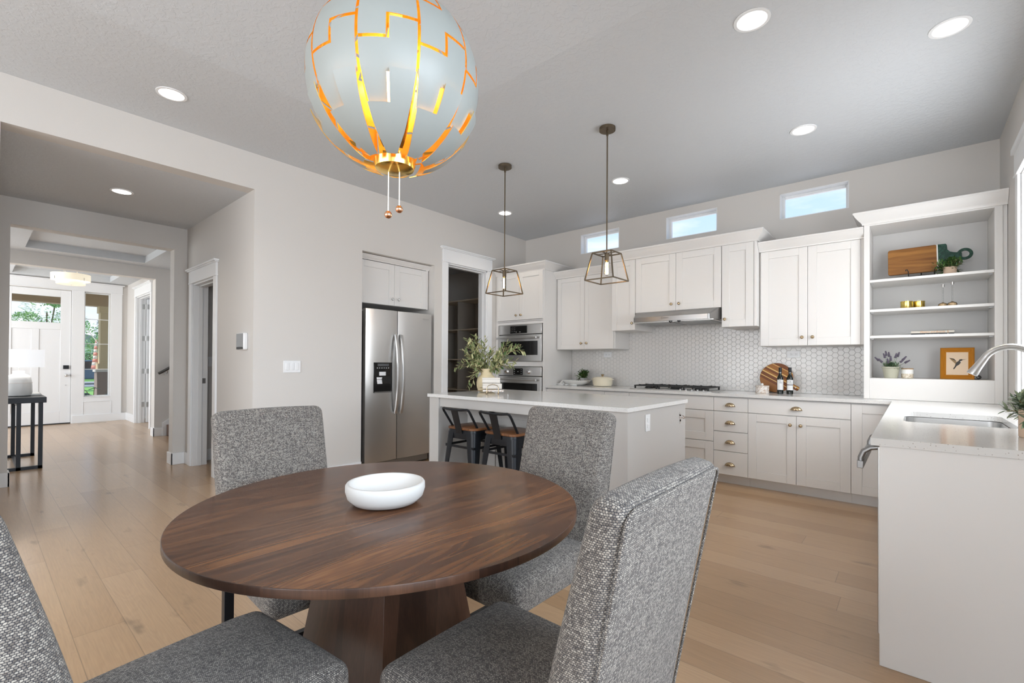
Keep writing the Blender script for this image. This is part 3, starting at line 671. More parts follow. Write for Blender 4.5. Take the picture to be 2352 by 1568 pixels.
for u0, u1, k in ((-4.488, -4.084, -4.125), (-4.081, -3.680, -4.040)):
    f = MB(); shaker(f, T, u0, u1, 1.798, 2.436, fr=.062); o = f.build('door', M['cab'], ot, org=ot.location, bevel=.0015); knob(o, (k, YT-.019, 1.862), org=ot.location)
f = MB(); shaker(f, T, -4.488, -3.680, .12, .49, fr=.062); o = f.build('drawer', M['cab'], ot, org=ot.location, bevel=.0015); pull(o, (-4.084, YT-.019, .40), ot.location)
crown([(XL+.002, YT), (XT, YT), (XT, YB-.004)], 2.438, 'crown', ot, org=ot.location, h=.105)

def oven(name, z0, z1, panel, micro, label):
    x0, x1 = -4.463, -3.694; yf = YT-.022
    r = thing(name, ((x0+x1)/2, 5.15, z0), label, 'oven'); o_ = r.location
    MB().box(x0+.01, x1-.01, YT+.002, YB-.10, z0+.01, z1-.006).build('body', M['steeld'], r, org=o_)
    zp = z1-panel
    b = MB(); b.box(x0, x1, yf, YT-.0005, zp+.004, z1); p = b.build('control_panel', M['steel'], r, org=o_, bevel=.003)
    if micro: u = (-4.235, -3.937, z1-.118, z1-.018)
    else: u = (-4.176, -4.006, z1-.112, z1-.022)
    kb = MB(); kb.box(u[0], u[1], yf-.002, yf+.001, u[2], u[3], 1)
    if micro:
        for i in range(3):
            for j in range(3): kb.box(u[0]+.014+i*.032, u[0]+.022+i*.032, yf-.003, yf-.0019, u[3]-.026-j*.026, u[3]-.020-j*.026)
        kb.box(-4.13, -4.122, yf-.003, yf-.0019, u[2]+.012, u[2]+.026); kb.box(-4.07, -4.05, yf-.003, yf-.0019, u[2]+.014, u[2]+.022)
    else:
        for i in (0, 1):
            for j in range(3): kb.box(u[0]+.014+i*.122, u[0]+.030+i*.122, yf-.003, yf-.0019, u[3]-.022-j*.026, u[3]-.016-j*.026)
        kb.box(-4.10, -4.08, yf-.003, yf-.0019, u[2]+.042, u[2]+.048)
    kb.build('display', [M['greyp'], M['black']], p, org=o_)
    b = MB(); b.box(x0, x1, yf, YT-.0005, z0, zp-.006); b.box(x0+.01, x1-.01, yf+.010, YT-.0005, zp-.006, zp+.004, 1); d = b.build('oven_door', [M['steel'], M['dark']], r, org=o_, bevel=.002)
    if micro: w = (-4.406, -3.756, z0+.085, zp-.092)
    else: w = (-4.406, -3.761, z0+.10, zp-.098)
    MB().box(w[0], w[1], yf-.002, yf+.001, w[2], w[3]).build('oven_window', M['black'], d, org=o_)
    hz_ = zp-.048; b = MB(); b.tube([(x0+.02, yf-.048, hz_), (x1-.055, yf-.048, hz_)], .013, 14)
    for xx in (x0+.06, x1-.09): b.box(xx-.008, xx+.008, yf-.045, yf, hz_-.008, hz_+.008)
    b.build('handle', M['steel'], d, org=o_)
    if not micro:
        for xx in (-4.295, -3.906): MB().lathe([(.030, 0), (.031, -.004), (.024, -.008), (.023, -.026), (.018, -.030)], (xx, yf, z1-.068), 22, axis='y').build('dial', M['chrome'], p, org=o_)
    return r
oven('microwave_oven', 1.232, 1.733, .135, True, 'upper stainless steel wall oven with a wide black touch display')
oven('wall_oven', .52, 1.158, .125, False, 'lower stainless steel wall oven with two round dials')

YA = 5.165; YM = 5.066
# --- upper cabinets
cab_y('wall_cabinet', -3.645, -2.787, YA, YB-.004, 1.392, 2.345, [('door', -3.643, -3.222, 1.392, 2.343, [(-3.262, 1.47)]), ('door', -3.222, -2.80, 1.392, 2.343, [(-3.182, 1.47)])],
      'two-door white wall cabinet between the oven tower and the raised cabinets', extra=lambda b: b.box(XT+.001, -3.645, YA+.022, YA+.04, 1.392, 2.345))
crown([(XT+.001, YA), (-2.787, YA)], 2.343, 'crown_moulding', org=None, h=.09)
tag(bpy.data.objects['crown_moulding'], 'short crown moulding on top of the wall cabinet next to the oven tower', 'moulding')
cab_y('wall_cabinet', -2.782, -2.467, YM, YB-.004, 1.604, 2.438, [('door', -2.772, -2.467, 1.604, 2.436, [(-2.500, 1.685)])], 'narrow white wall cabinet just left of the range hood', fr=.066)
cab_y('wall_cabinet', -2.465, -1.507, YM, YB-.004, 1.800, 2.438, [('door', -2.465, -1.986, 1.800, 2.436, [(-2.030, 1.872)]), ('door', -1.986, -1.507, 1.800, 2.436, [(-1.945, 1.872)])], 'short two-door white wall cabinet directly above the range hood', fr=.072)
cab_y('wall_cabinet', -1.505, -1.174, YM, YB-.004, 1.592, 2.438, [('door', -1.503, -1.200, 1.592, 2.436, [(-1.468, 1.672)])], 'narrow white wall cabinet just right of the range hood', fr=.072, extra=lambda b: b.box(-1.198, -1.174, YM+.002, YM+.021, 1.592, 2.438))
o = crown([(-2.782, YA+.2), (-2.782, YM), (-1.174, YM), (-1.174, YB-.004)], 2.436, 'crown_moulding', h=.105); tag(o, 'long crown moulding above the range hood cabinets', 'moulding')
cab_y('wall_cabinet', -1.172, -.330, YA, YB-.004, 1.392, 2.335, [('door', -1.160, -.757, 1.392, 2.333, [(-.800, 1.47)]), ('door', -.757, -.352, 1.392, 2.333, [(-.715, 1.47)])],
      'large two-door white wall cabinet left of the open shelves', extra=lambda b: b.box(-.352, -.330, YA+.002, YA+.021, 1.392, 2.335), fr=.072)
o = crown([(-1.172, YA), (-.330, YA)], 2.333, 'crown_moulding', h=.09); tag(o, 'crown moulding on top of the cabinet beside the open shelves', 'moulding')

# --- open shelf tower standing on the counter
YS = 5.12
sh = thing('open_shelf_cabinet', (.11, 5.33, .915), 'white open shelf cabinet standing on the corner of the counter', 'shelves')
b = MB(); b.box(-.328, -.287, YS, YB-.004, .916, 2.45); b.box(.475, .520, YS, YB-.004, .916, 2.45); b.box(.520, XR-.002, YS+.012, YB-.004, .916, 2.45); b.box(-.287, .475, YS, YB-.004, .916, 1.096); b.box(-.287, .475, YS, YB-.004, 2.425, 2.45)
b.build('body', M['cab'], sh, org=sh.location, bevel=.0015)
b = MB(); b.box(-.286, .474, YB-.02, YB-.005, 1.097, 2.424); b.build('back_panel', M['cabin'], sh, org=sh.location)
for z in (1.952, 1.693, 1.465):
    s_ = MB().box(-.286, .474, YS+.004, YB-.021, z-.022, z).build('shelf', M['cab'], sh, org=sh.location, bevel=.0015)
    for xa in (-.286, .45): MB().box(xa, xa+.024, YS+.06, YS+.075, z-.030, z-.0225).build('shelf_pin', M['steeld'], s_, org=sh.location)
crown([(-.328, YB-.1), (-.328, YS), (XR-.002, YS)], 2.436, 'crown', sh, org=sh.location, h=.105)

# --- base cabinets
YF = 4.955; CT = .915; CB = .885
def basecab(x0, x1, fronts, label):
    def ex(b): b.box(x0, x1, YF+.085, YF+.10, 0, .10)
    r = thing('base_cabinet', ((x0+x1)/2, 5.25, 0), label, 'cabinet')
    b = MB(); b.box(x0+.0005, x1-.0005, YF+.021, YB-.005, .10, CB-.006); b.box(x0+.0005, x1-.0005, YF+.085, YF+.10, 0, .10)
    b.build('body', M['cab'], r, org=r.location)
    T = lambda u, w, d: (u, YF+.02-d, w)
    for kind, u0, u1, w0, w1, hw in fronts:
        f = MB(); shaker(f, T, u0+.0015, u1-.0015, w0+.0015, w1-.0015, fr=(0 if kind == 'slab' else .075 if kind == 'door' else .082))
        o = f.build('door' if kind == 'door' else 'drawer', M['cab'], r, org=r.location, bevel=.0015)
        for u, w in hw:
            if kind == 'door': knob(o, (u, YF, w), org=r.location)
            else: pull(o, (u, YF, w), r.location)
    return r
zt = .872
basecab(XT, -2.804, [('slab', XT, -2.804, .735, zt, [(-3.235, .80)]), ('door', XT, -3.235, .10, .732, [(-3.28, .65)]), ('door', -3.235, -2.804, .10, .732, [(-3.19, .65)])], 'base cabinet nearest the oven tower, mostly hidden behind the island')
basecab(-2.804, -2.485, [('slab', -2.804, -2.485, .735, zt, [(-2.644, .80)]), ('door', -2.804, -2.485, .10, .732, [(-2.53, .65)])], 'narrow base cabinet left of the cooktop, behind the island')
basecab(-2.485, -1.545, [('slab', -2.485, -1.545, .735, zt, []), ('drawer', -2.485, -1.545, .421, .732, [(-2.015, .66)]), ('drawer', -2.485, -1.545, .10, .418, [(-2.015, .35)])], 'wide drawer cabinet below the gas cooktop')
basecab(-1.545, -1.222, [('slab', -1.545, -1.222, .735, zt, [(-1.387, .80)]), ('slab', -1.545, -1.222, .533, .733, [(-1.387, .622)]), ('slab', -1.545, -1.222, .336, .531, [(-1.387, .428)]), ('slab', -1.545, -1.222, .10, .334, [(-1.387, .205)])], 'narrow base cabinet with four drawers and brass cup pulls')
basecab(-1.222, -.405, [('slab', -1.222, -.405, .735, zt, [(-.814, .80)]), ('door', -1.222, -.813, .10, .732, [(-.860, .65)]), ('door', -.813, -.405, .10, .732, [(-.777, .65)])], 'two-door base cabinet with one wide drawer below the round board')
basecab(-.405, -.045, [('door', -.405, -.06, .10, zt, [])], 'corner base cabinet with a single door beside the sink run')

# sink run along the right wall: end panel, carcass, dishwasher
eb = thing('sink_base_cabinet', (.22, 3.7, 0), 'sink cabinet run along the right wall ending in a plain white panel', 'cabinet')
MB().box(-.103, XR-.003, 2.397, 2.425, 0, CB-.001).build('end_panel', M['cab'], eb, org=eb.location, bevel=.002)
b = MB(); b.box(-.085, XR-.003, 3.05, YF+.02, .10, .68); b.box(-.085, -.065, 3.05, YF+.02, .68, CB-.001); b.box(.0, .012, 2.43, YF, 0, .10); b.box(.45, XR-.003, 2.43, YF, .68, CB-.002); b.build('body', M['cab'], eb, org=eb.location)
T2 = lambda u, w, d: (-.085-d, u, w)
for a, c in ((3.053, 3.60), (3.60, 4.15)):
    f = MB(); shaker(f, T2, a+.002, c-.002, .10, .87, fr=.075); o = f.build('door', M['cab'], eb, org=eb.location, bevel=.0015); knob(o, (-.105, 3.60+(.045 if a > 3.3 else -.045), .78), 'x', -1, org=eb.location)
dw = thing('dishwasher', (.20, 2.73, 0), 'stainless dishwasher whose bar handle pokes past the white end panel', 'dishwasher')
b = MB(); b.box(-.085, .50, 2.430, 3.045, .10, .878); b.box(-.05, .50, 2.430, 3.045, .0, .10, 1); b.build('body', [M['steeld'], M['dark']], dw, org=dw.location)
MB().box(-.110, -.086, 2.432, 3.043, .11, .876).build('door', M['steel'], dw, org=dw.location, bevel=.003)
b = MB(); hp = [(-.108, 2.47, .868), (-.135, 2.47, .862), (-.158, 2.47, .845), (-.168, 2.47, .818), (-.168, 2.47, .80)]
b.tube(hp, .011, 10); b.tube([(x, 3.0, z) for x, y, z in hp], .011, 10); b.box(-.180, -.158, 2.45, 3.02, .775, .806); b.build('handle', M['steeld'], dw, org=dw.location, bevel=.002)

# --- quartz worktops
def slab(poly, hole=None, z0=CB, z1=CT):
    # poly ccw; hole = rounded rectangle list
    import bmesh
    bm = bmesh.new(); vs_ = [bm.verts.new((x, y, z1)) for x, y in poly]; es = [bm.edges.new((vs_[i], vs_[(i+1) % len(vs_)])) for i in range(len(vs_))]
    if hole:
        hv = [bm.verts.new((x, y, z1)) for x, y in hole]; es += [bm.edges.new((hv[i], hv[(i+1) % len(hv)])) for i in range(len(hv))]
    bmesh.ops.triangle_fill(bm, edges=es, use_beauty=True)
    for f in bm.faces:
        if f.normal.z < 0: f.normal_flip()
    r_ = bmesh.ops.extrude_face_region(bm, geom=list(bm.faces))
    for v in [g for g in r_['geom'] if isinstance(g, bmesh.types.BMVert)]: v.co.z = z0
    bmesh.ops.recalc_face_normals(bm, faces=bm.faces)
    m = MB(); bm.verts.index_update(); m.add([v.co[:] for v in bm.verts], [tuple(v.index for v in f.verts) for f in bm.faces]); bm.free(); return m
def rrect(x0, x1, y0, y1, r, n=6):
    pts = []
    for cx, cy, a in ((x1-r, y1-r, 0), (x0+r, y1-r, 90), (x0+r, y0+r, 180), (x1-r, y0+r, 270)):
        for k in range(n+1):
            t = math.radians(a+90*k/n); pts.append((cx+r*math.cos(t), cy+r*math.sin(t)))
    return pts
sx0, sx1, sy0, sy1 = -.038, .385, 3.19, 3.90
o = slab([(XT+.002, YB-.005), (XT+.002, 4.93), (-.131, 4.93), (-.131, 2.413-.03), (XR-.003, 2.413-.03), (XR-.003, YB-.005)], rrect(sx0, sx1, sy0, sy1, .055)).build('countertop', M['quartz'], smooth=False)
tag(o, 'L-shaped white quartz countertop along the back and right walls', 'countertop')
sk = thing('sink', (.173, 3.54, .70), 'stainless undermount sink set into the white counter', 'sink')
def ringz(x0, x1, y0, y1, r, z): return [(x, y, z) for x, y in rrect(x0, x1, y0, y1, r)]
b = MB(); b.hull([ringz(sx0-.012, sx1+.012, sy0-.012, sy1+.012, .06, CB-.002), ringz(sx0+.004, sx1-.004, sy0+.004, sy1-.004, .052, CB-.003), ringz(sx0+.006, sx1-.006, sy0+.006, sy1-.006, .05, .72), ringz(sx0+.03, sx1-.03, sy0+.03, sy1-.03, .05, .695)], cap=False)
n_ = len(rrect(0, 1, 0, 1, .1)); b.f.append(tuple(range(3*n_, 4*n_))); b.m.append(0)
o = b.build('basin', M['steel'], sk, org=sk.location); so = o.modifiers.new('s', 'SOLIDIFY'); so.thickness = .0015
MB().cyl((.173, 3.54, .6955), .042, .004, seg=24).build('drain', M['chrome'], sk, org=sk.location)
# faucet: high arc, swivelled over the sink
fa = thing('faucet', (.455, 3.30, CT), 'brushed steel high-arc pull-down faucet over the sink', 'faucet')
fo = fa.location
b = MB(); b.lathe([(.030, 0), (.030, .006), (.024, .012), (.021, .05), (.021, .115), (.017, .125)], (.455, 3.30, CT), 20); b.build('base', M['steel'], fa, org=fo)
pts = []
cx, cz, rr_ = .300, 1.205, .098
for k in range(6): pts.append((.455, 3.30, CT+.11+k*(cz-CT-.11)/5))
dirx, diry = -1.0, -.13
for k in range(1, 19):
    a = math.radians(k*8.6); h = rr_*(1-math.cos(a)); pts.append((.455+dirx*h, 3.30+diry*h, cz+rr_*math.sin(a)))
b = MB(); b.tube(pts, .0150, 14); b.build('spout', M['steel'], fa, org=fo)
e = Vector(pts[-1]); d = (e-Vector(pts[-2])).normalized()
b = MB(); L_ = [e, e+d*.02, e+d*.055, e+d*.085, e+d*.092]; b.tube(L_, .014, 16, rs=[.0155, .0165, .019, .0225, .022]); b.build('spray_head', M['steel'], fa, org=fo)
b = MB(); b.tube([(.44, 3.32, CT+.07), (.44, 3.36, CT+.085), (.44, 3.42, CT+.12)], .007, 10); b.build('lever', M['steel'], fa, org=fo)

# --- hexagon tile backsplash
def hexes():
    ff = .0515; R_ = ff/math.sqrt(3); g = .0011; b = MB(); y0 = YB-.0005
    # region test
    def zmax(x):
        if x < -2.787: return 1.392
        if x < -2.465: return 1.604
        if x < -1.507: return 1.800
        if x < -1.172: return 1.592
        return 1.392
    x = XT+.01; col = 0
    while x < -.33:
        z = CT+.002+(ff/2 if col % 2 else 0)
        while z < zmax(x)+.02:
            for k in (1,):
                v0 = []; v1 = []
                for s_ in range(6):
                    a = PI/3*s_
                    for lst, rr2, yy in ((v0, R_-g, y0-.003), (v1, R_-g-.0014, y0-.0055)):
                        px = min(max(x+rr2*math.cos(a), XT+.003), -.332); pz = min(max(z+rr2*math.sin(a), CT+.001), zmax(x))
                        lst.append((px, yy, pz))
                if max(p[2] for p in v0)-min(p[2] for p in v0) < .004: continue
                b.add(v0+v1, [(6, 7, 8, 9, 10, 11)]+[(i, (i+1) % 6, 6+(i+1) % 6, 6+i) for i in range(6)], 0)
            z += ff
        x += 1.5*R_; col += 1
    # grout bed, stepped below the cabinets
    for a, c, t in ((XT+.002, -2.787, 1.392), (-2.787, -2.465, 1.604), (-2.465, -1.507, 1.80), (-1.507, -1.172, 1.592), (-1.172, -.331, 1.392)): b.box(a, c, YB-.0036, YB-.0002, CT+.0005, t-.001, 1)
    return b
o = struct(hexes().build('wall_tile_backsplash', [M['tile'], M['grout']], smooth=False))

# --- gas cooktop
ck = thing('gas_cooktop', (-2.06, 5.24, CT), 'stainless gas cooktop with black cast iron grates', 'cooktop')
o_ = ck.location
MB().box(-2.515, -1.590, 5.03, 5.50, CT, CT+.008).build('tray', M['steel'], ck, org=o_, bevel=.003)
for (gx0, gx1) in ((-2.485, -2.205), (-2.195, -1.925), (-1.915, -1.635)):
    b = MB(); z0, z1 = CT+.034, CT+.046
    for yy in (5.09, 5.27, 5.46): b.box(gx0, gx1, yy-.006, yy+.006, z0, z1)
    for xx in (gx0+.006, (gx0+gx1)/2, gx1-.006): b.box(xx-.006, xx+.006, 5.09, 5.46, z0, z1)
    for cy in (5.18, 5.365):
        for k in range(6):
            a = PI/3*k; b.bar(((gx0+gx1)/2+.05*math.cos(a), cy+.035*math.sin(a), z1-.004), ((gx0+gx1)/2+.125*math.cos(a), cy+.085*math.sin(a), z1+.002), .008, .012)
    for xx in (gx0+.01, gx1-.01):
        for yy in (5.095, 5.455): b.box(xx-.008, xx+.008, yy-.008, yy+.008, CT+.008, z0+.002)
    b.build('grate', M['iron'], ck, org=o_, bevel=.0015)
for bx, by, br in ((-2.345, 5.18, .040), (-2.345, 5.365, .032), (-2.06, 5.27, .052), (-1.775, 5.18, .032), (-1.775, 5.365, .040)):
    MB().lathe([(br+.01, 0), (br+.008, .008), (br, .010), (br, .018), (br-.006, .022)], (bx, by, CT+.008), 20).build('burner', M['iron'], ck, org=o_)
for k in range(5): MB().lathe([(.015, 0), (.014, .006), (.012, .014), (.010, .016)], (-1.93+k*.062, 5.058, CT+.008), 16).build('control_knob', M['steeld'], ck, org=o_)

# --- range hood
hd = thing('range_hood', (-1.986, 5.2, 1.66), 'stainless under-cabinet range hood with two black knobs', 'range hood')
o_ = hd.location
zt_ = 1.799
def hr(x0, x1, yf, z, r=.03, tp=0):
    pts = [(x0, YB-.02, z), (x0, 5.07, z)]; x0 += tp; x1 -= tp
    pts.append((x0, yf+r, z))
    for k in range(1, 6):
        t = PI/2*k/5; pts.append((x0+r*(1-math.cos(t)), yf+r*(1-math.sin(t)), z))
    for k in range(0, 6):
        t = PI/2*k/5; pts.append((x1-r*(1-math.sin(t)), yf+r*(1-math.cos(t)), z))
    x1 += tp; pts.append((x1, 5.07, z)); pts.append((x1, YB-.02, z)); return pts
b = MB(); b.hull([hr(-2.455, -1.515, 4.885, 1.675, tp=.048), hr(-2.455, -1.515, 4.885, 1.725, tp=.048), hr(-2.455, -1.515, 5.045, zt_, tp=.002)])
b.build('canopy', M['hood'], hd, org=o_, ang=25)
b = MB(); b.box(-2.43, -1.54, 4.93, YB-.05, 1.668, 1.676); b.box(-2.38, -2.0, 4.99, 5.45, 1.664, 1.668, 1); b.box(-1.97, -1.59, 4.99, 5.45, 1.664, 1.668, 1); b.build('filter', [M['steel'], M['steeld']], hd, org=o_)
for x in (-1.985, -1.895): MB().lathe([(.017, 0), (.016, -.012), (.008, -.020)], (x, 4.925, 1.674), 14).build('knob', M['black'], hd, org=o_)
text('logo', '⊕ BOSCH', .017, M['ink'], hd, (-2.035-o_[0], 4.8835-o_[1], 1.706-o_[2]), (PI/2, 0, 0))

# --- outlets on the tile, switches, thermostat
def outlet_y(x, z, y, label):
    r = thing('wall_outlet', (x, y, z), label, 'outlet'); b = MB(); b.box(-.059, .059, -.005, 0, -.035, .035); b.build('plate', M['plast'], r, org=(0, 0, 0), bevel=.0015)
    for s_ in (-.021, .021):
        q_ = MB().box(s_-.017, s_+.017, -.0065, -.004, -.014, .014).build('socket', M['plast'], r, org=(0, 0, 0), bevel=.001)
        k = MB(); k.box(s_-.006, s_+.003, -.007, -.006, .0045, .0065); k.box(s_-.006, s_+.003, -.007, -.006, -.0065, -.0045); k.box(s_+.006, s_+.010, -.007, -.006, -.002, .002); k.build('slot', M['dark'], q_, org=(0, 0, 0))
    return r
outlet_y(-3.096, 1.326, YB-.006, 'white double outlet on the tile under the left wall cabinet')
outlet_y(-.937, 1.315, YB-.006, 'white double outlet on the tile above the wine-dark bottles')
sw = thing('light_switch', (XL, 2.007, 1.162), 'white triple rocker light switch plate on the bare wall left of the fridge', 'switch')
MB().box(0, .006, -.082, .082, -.057, .057).build('plate', M['plast'], sw, org=(0, 0, 0), bevel=.002)
for k in (-1, 0, 1): MB().box(.004, .010, k*.046-.016, k*.046+.016, -.033, .033).build('rocker', M['plast'], sw, org=(0, 0, 0), bevel=.003)
th_ = thing('thermostat', (-4.715, 1.657, 1.395), 'white and dark grey thermostat on the hall wall by the corner', 'thermostat')
b = MB(); b.box(-.105, .075, -.040, 0, -.078, .080); b.build('housing', M['plast'], th_, org=(0, 0, 0), bevel=.012, seg=3)
b = MB(); b.box(-.098, .062, -.0415, -.038, -.050, .072); b.box(-.098, .062, -.0415, -.038, -.073, -.051, 1); b.build('screen', [M['dblind'], M['dark']], th_, org=(0, 0, 0))
s2 = thing('light_switch', (HX, 1.905, 1.205), 'small white switch plate in the dark passage behind the hall door', 'switch')
MB().box(0, .006, -.04, .04, -.06, .06).build('plate', M['plast'], s2, org=(0, 0, 0), bevel=.002); MB().box(.004, .010, -.016, .016, -.033, .033).build('rocker', M['plast'], s2, org=(0, 0, 0), bevel=.002)

# ================================================================== FRIDGE AND PANTRY
XC = -4.632
fc = thing('wall_cabinet', (-4.9, 3.27, 1.87), 'two-door white wall cabinet over the refrigerator', 'cabinet'); o_ = fc.location
MB().box(-5.27, XC-.021, 2.76, 3.742, 1.873, 2.362).build('body', M['cab'], fc, org=o_, bevel=.0015)
T = lambda u, w, d: (XC-.02+d, u, w)
for u0, u1, k in ((2.765, 3.242, 3.205), (3.242, 3.715, 3.292)):
    f = MB(); shaker(f, T, u0+.0015, u1-.0015, 1.875, 2.355, fr=.072); o = f.build('door', M['cab'], fc, org=o_, bevel=.0015); knob(o, (XC, k, 1.949), 'x', 1, 'chrome', org=o_)
b = MB(); b.box(XC-.02, XC-.002, 3.716, 3.742, 1.873, 2.362); b.build('filler', M['cab'], fc, org=o_)
crown([(XC, 2.757), (XC, 3.742), (XC-.2, 3.742)][::-1], 2.360, 'crown', fc, org=o_, side=-1, h=.06, k=.7) if False else None
b = MB(); b.sweep([(XC, 2.757), (XC, 3.742), (XC-.3, 3.742)], [(a*.6, 2.360+c*.56) for a, c in CROWN], side=1); b.build('crown', M['cab'], fc, org=o_, ang=30)

fr = thing('refrigerator', (-4.88, 3.25, 0), 'stainless side-by-side refrigerator with ice dispenser in the left door', 'refrigerator'); o_ = fr.location
FXF = -4.50
MB().box(-5.22, FXF-.075, 2.795, 3.700, .06, 1.775).build('body', M['steeld'], fr, org=o_)
b = MB(); b.box(-5.20, FXF-.09, 2.80, 3.695, .0, .075); b.box(FXF-.10, FXF-.05, 2.82, 3.68, .02, .085, 1); b.build('toe_grille', [M['dark'], M['steeld']], fr, org=o_)
def fdoor(y0, y1):
    # slightly crowned front
    b = MB(); n = 10; rings = []
    for z in (.098, .10, 1.797, 1.80):
        e = .002 if z in (.098, 1.80) else 0
        rings.append([(FXF-.070, y0, z)]+[(FXF-.012-.0-(abs(2*k/n-1)**3)*.012+.012-e*2, y0+(y1-y0)*k/n, z) for k in range(n+1)]+[(FXF-.070, y1, z)])
    b.hull(rings); return b
dl = fdoor(2.790, 3.198).build('freezer_door', M['steel'], fr, org=o_, ang=30); dr = fdoor(3.206, 3.704).build('fridge_door', M['steel'], fr, org=o_, ang=30)
for d_, y in ((dl, 3.168), (dr, 3.243)):
    b = MB(); P_ = []
    for k in range(13):
        t = k/12; P_.append((FXF+.014+.052*math.sin(PI*t)**.7, y, 1.525-t*.90))
    rr = [(p[0], p[1], p[2]) for p in P_]
    for k in range(12): pass
    V = []
    for p in rr:
        for sx_, sy_ in ((-.009, -.020), (.009, -.015), (.009, .015), (-.009, .020)): V.append((p[0]+sx_, p[1]+sy_, p[2]))
    b.add(V, [(3, 2, 1, 0), (48, 49, 50, 51)]+[(i*4+k, i*4+(k+1) % 4, (i+1)*4+(k+1) % 4, (i+1)*4+k) for i in range(12) for k in range(4)])
    b.box(FXF-.001, FXF+.016, y-.012, y+.012, 1.505, 1.532); b.box(FXF-.001, FXF+.016, y-.012, y+.012, .618, .645)
    b.build('handle', M['steel'], d_, org=o_, bevel=.002, ang=50)
dp = MB(); dp.box(FXF-.004, FXF+.0035, 2.885, 3.126, .868, 1.207)
D = dp.build('dispenser', M['black'], dl, org=o_, bevel=.012, seg=3) if True else None
b = MB(); b.box(FXF+.003, FXF+.006, 2.935, 3.085, 1.170, 1.195); b.build('display', M['dblind'], D, org=o_) if False else None
b = MB(); b.box(FXF+.003, FXF+.0045, 2.935, 3.080, 1.165, 1.192)
b.build('display', M['dblind'], dl, org=o_, bevel=.003)
b = MB()
for k in range(6): b.box(FXF+.003, FXF+.0045, 2.925+k*.029, 2.937+k*.029, 1.140, 1.150)
b.build('button_marks', M['greyp'], dl, org=o_)
b = MB(); b.box(FXF+.0, FXF+.014, 2.955, 3.035, 1.060, 1.102); b.build('nozzle', M['plast'], dl, org=o_, bevel=.003)
b = MB(); b.prism([(2.922, 1.042), (2.990, 1.042), (2.985, 1.018), (2.925, 1.018)], FXF+.0, FXF+.010, 'x'); b.prism([(2.924, 1.014), (2.984, 1.014), (2.992, .968), (2.932, .968)], FXF+.0, FXF+.012, 'x'); b.build('paddle', M['plast'], dl, org=o_, bevel=.002)
b = MB(); b.box(FXF, FXF+.012, 2.892, 3.119, .870, .882); b.build('drip_tray', M['steeld'], dl, org=o_)
text('logo', 'Whirlpool', .022, M['greyp'], dr, (FXF+.0015-o_[0], 3.60-o_[1], 1.733-o_[2]), (PI/2, 0, PI/2), font_shear=.3)

ps = thing('pantry_shelving', (-5.6, 5.3, 0), 'grey-brown cubby shelving against the back of the dark pantry', 'shelves'); o_ = ps.location
b = MB()
for x in (-6.55, -6.05, -5.55, -5.05, -4.70): b.box(x-.009, x+.009, 5.10, 5.49, 0, 2.2)
b.box(-6.55, -4.70, 5.475, 5.49, 0, 2.2); b.build('uprights', M['pantry'], ps, org=o_)
for z in (2.21, 1.745, 1.27, .785, .30): MB().box(-6.558, -4.69, 5.096, 5.474, z-.018, z).build('shelf', M['pedge'], ps, org=o_)

# ================================================================== ISLAND
il = thing('kitchen_island', (-2.45, 3.36, 0), 'grey-painted island with an open seating side facing the table', 'kitchen island'); o_ = il.location
b = MB(); b.box(-3.475, -3.345, 2.835, 3.868, 0, CB-.001); b.build('end_panel', M['isl'], il, org=o_, bevel=.002)
b = MB(); b.box(-3.345, -1.70, 2.855, 2.875, .800, CB-.001); b.build('apron', M['isl'], il, org=o_, bevel=.0015)
b = MB(); b.box(-3.345, -1.58, 3.21, 3.86, .10, CB-.001); b.box(-3.345, -1.60, 3.24, 3.80, 0, .10); b.box(-1.70, -1.58, 2.855, 3.21, 0, CB-.001)
for x in (-3.0, -2.5, -2.05): b.box(x-.04, x+.04, 3.196, 3.21, .02, .80)
b.box(-3.345, -1.70, 3.196, 3.21, .70, .80); b.box(-3.345, -1.70, 3.196, 3.21, .0, .12)
b.build('body', M['isl'], il, org=o_, bevel=.0015)
MB().box(-1.58, -1.432, 2.842, 3.868, 0, CB-.001).build('end_panel', M['isl'], il, org=o_, bevel=.002)
o = MB().box(-3.489, -1.420, 2.818, 3.894, CB, CT).build('island_countertop', M['quartz'], bevel=.003, smooth=False); tag(o, 'white quartz top of the kitchen island', 'countertop')
r = thing('wall_outlet', (-1.432, 3.14, .79), 'white outlet plate on the end of the island', 'outlet')
MB().box(0, .006, -.037, .037, -.060, .060).build('plate', M['plast'], r, org=(0, 0, 0), bevel=.002)
for s_ in (-.022, .022): MB().box(.004, .009, -.017, .017, s_-.014, s_+.014).build('socket', M['plast'], r, org=(0, 0, 0), bevel=.001)
r = thing('bottle_opener', (-1.432, 3.75, .78), 'small chrome bottle opener screwed to the island end', 'bottle opener')
b = MB(); b.lathe([(.020, -.003), (.020, .004)], (0, 0, .022), 16, axis='x'); b.lathe([(.018, -.003), (.018, .004)], (0, 0, -.036), 16, axis='x'); b.box(-.003, .004, -.012, .012, -.036, .022)
b.tube([(.004, 0, .020), (.028, .004, .012), (.034, .012, -.004), (.020, .018, -.010)], .006, 8); b.tube([(.004, -.012, .0), (.03, -.004, -.006), (.034, .018, -.002)], .005, 8); b.build('opener', M['chrome'], r, org=(0, 0, 0))

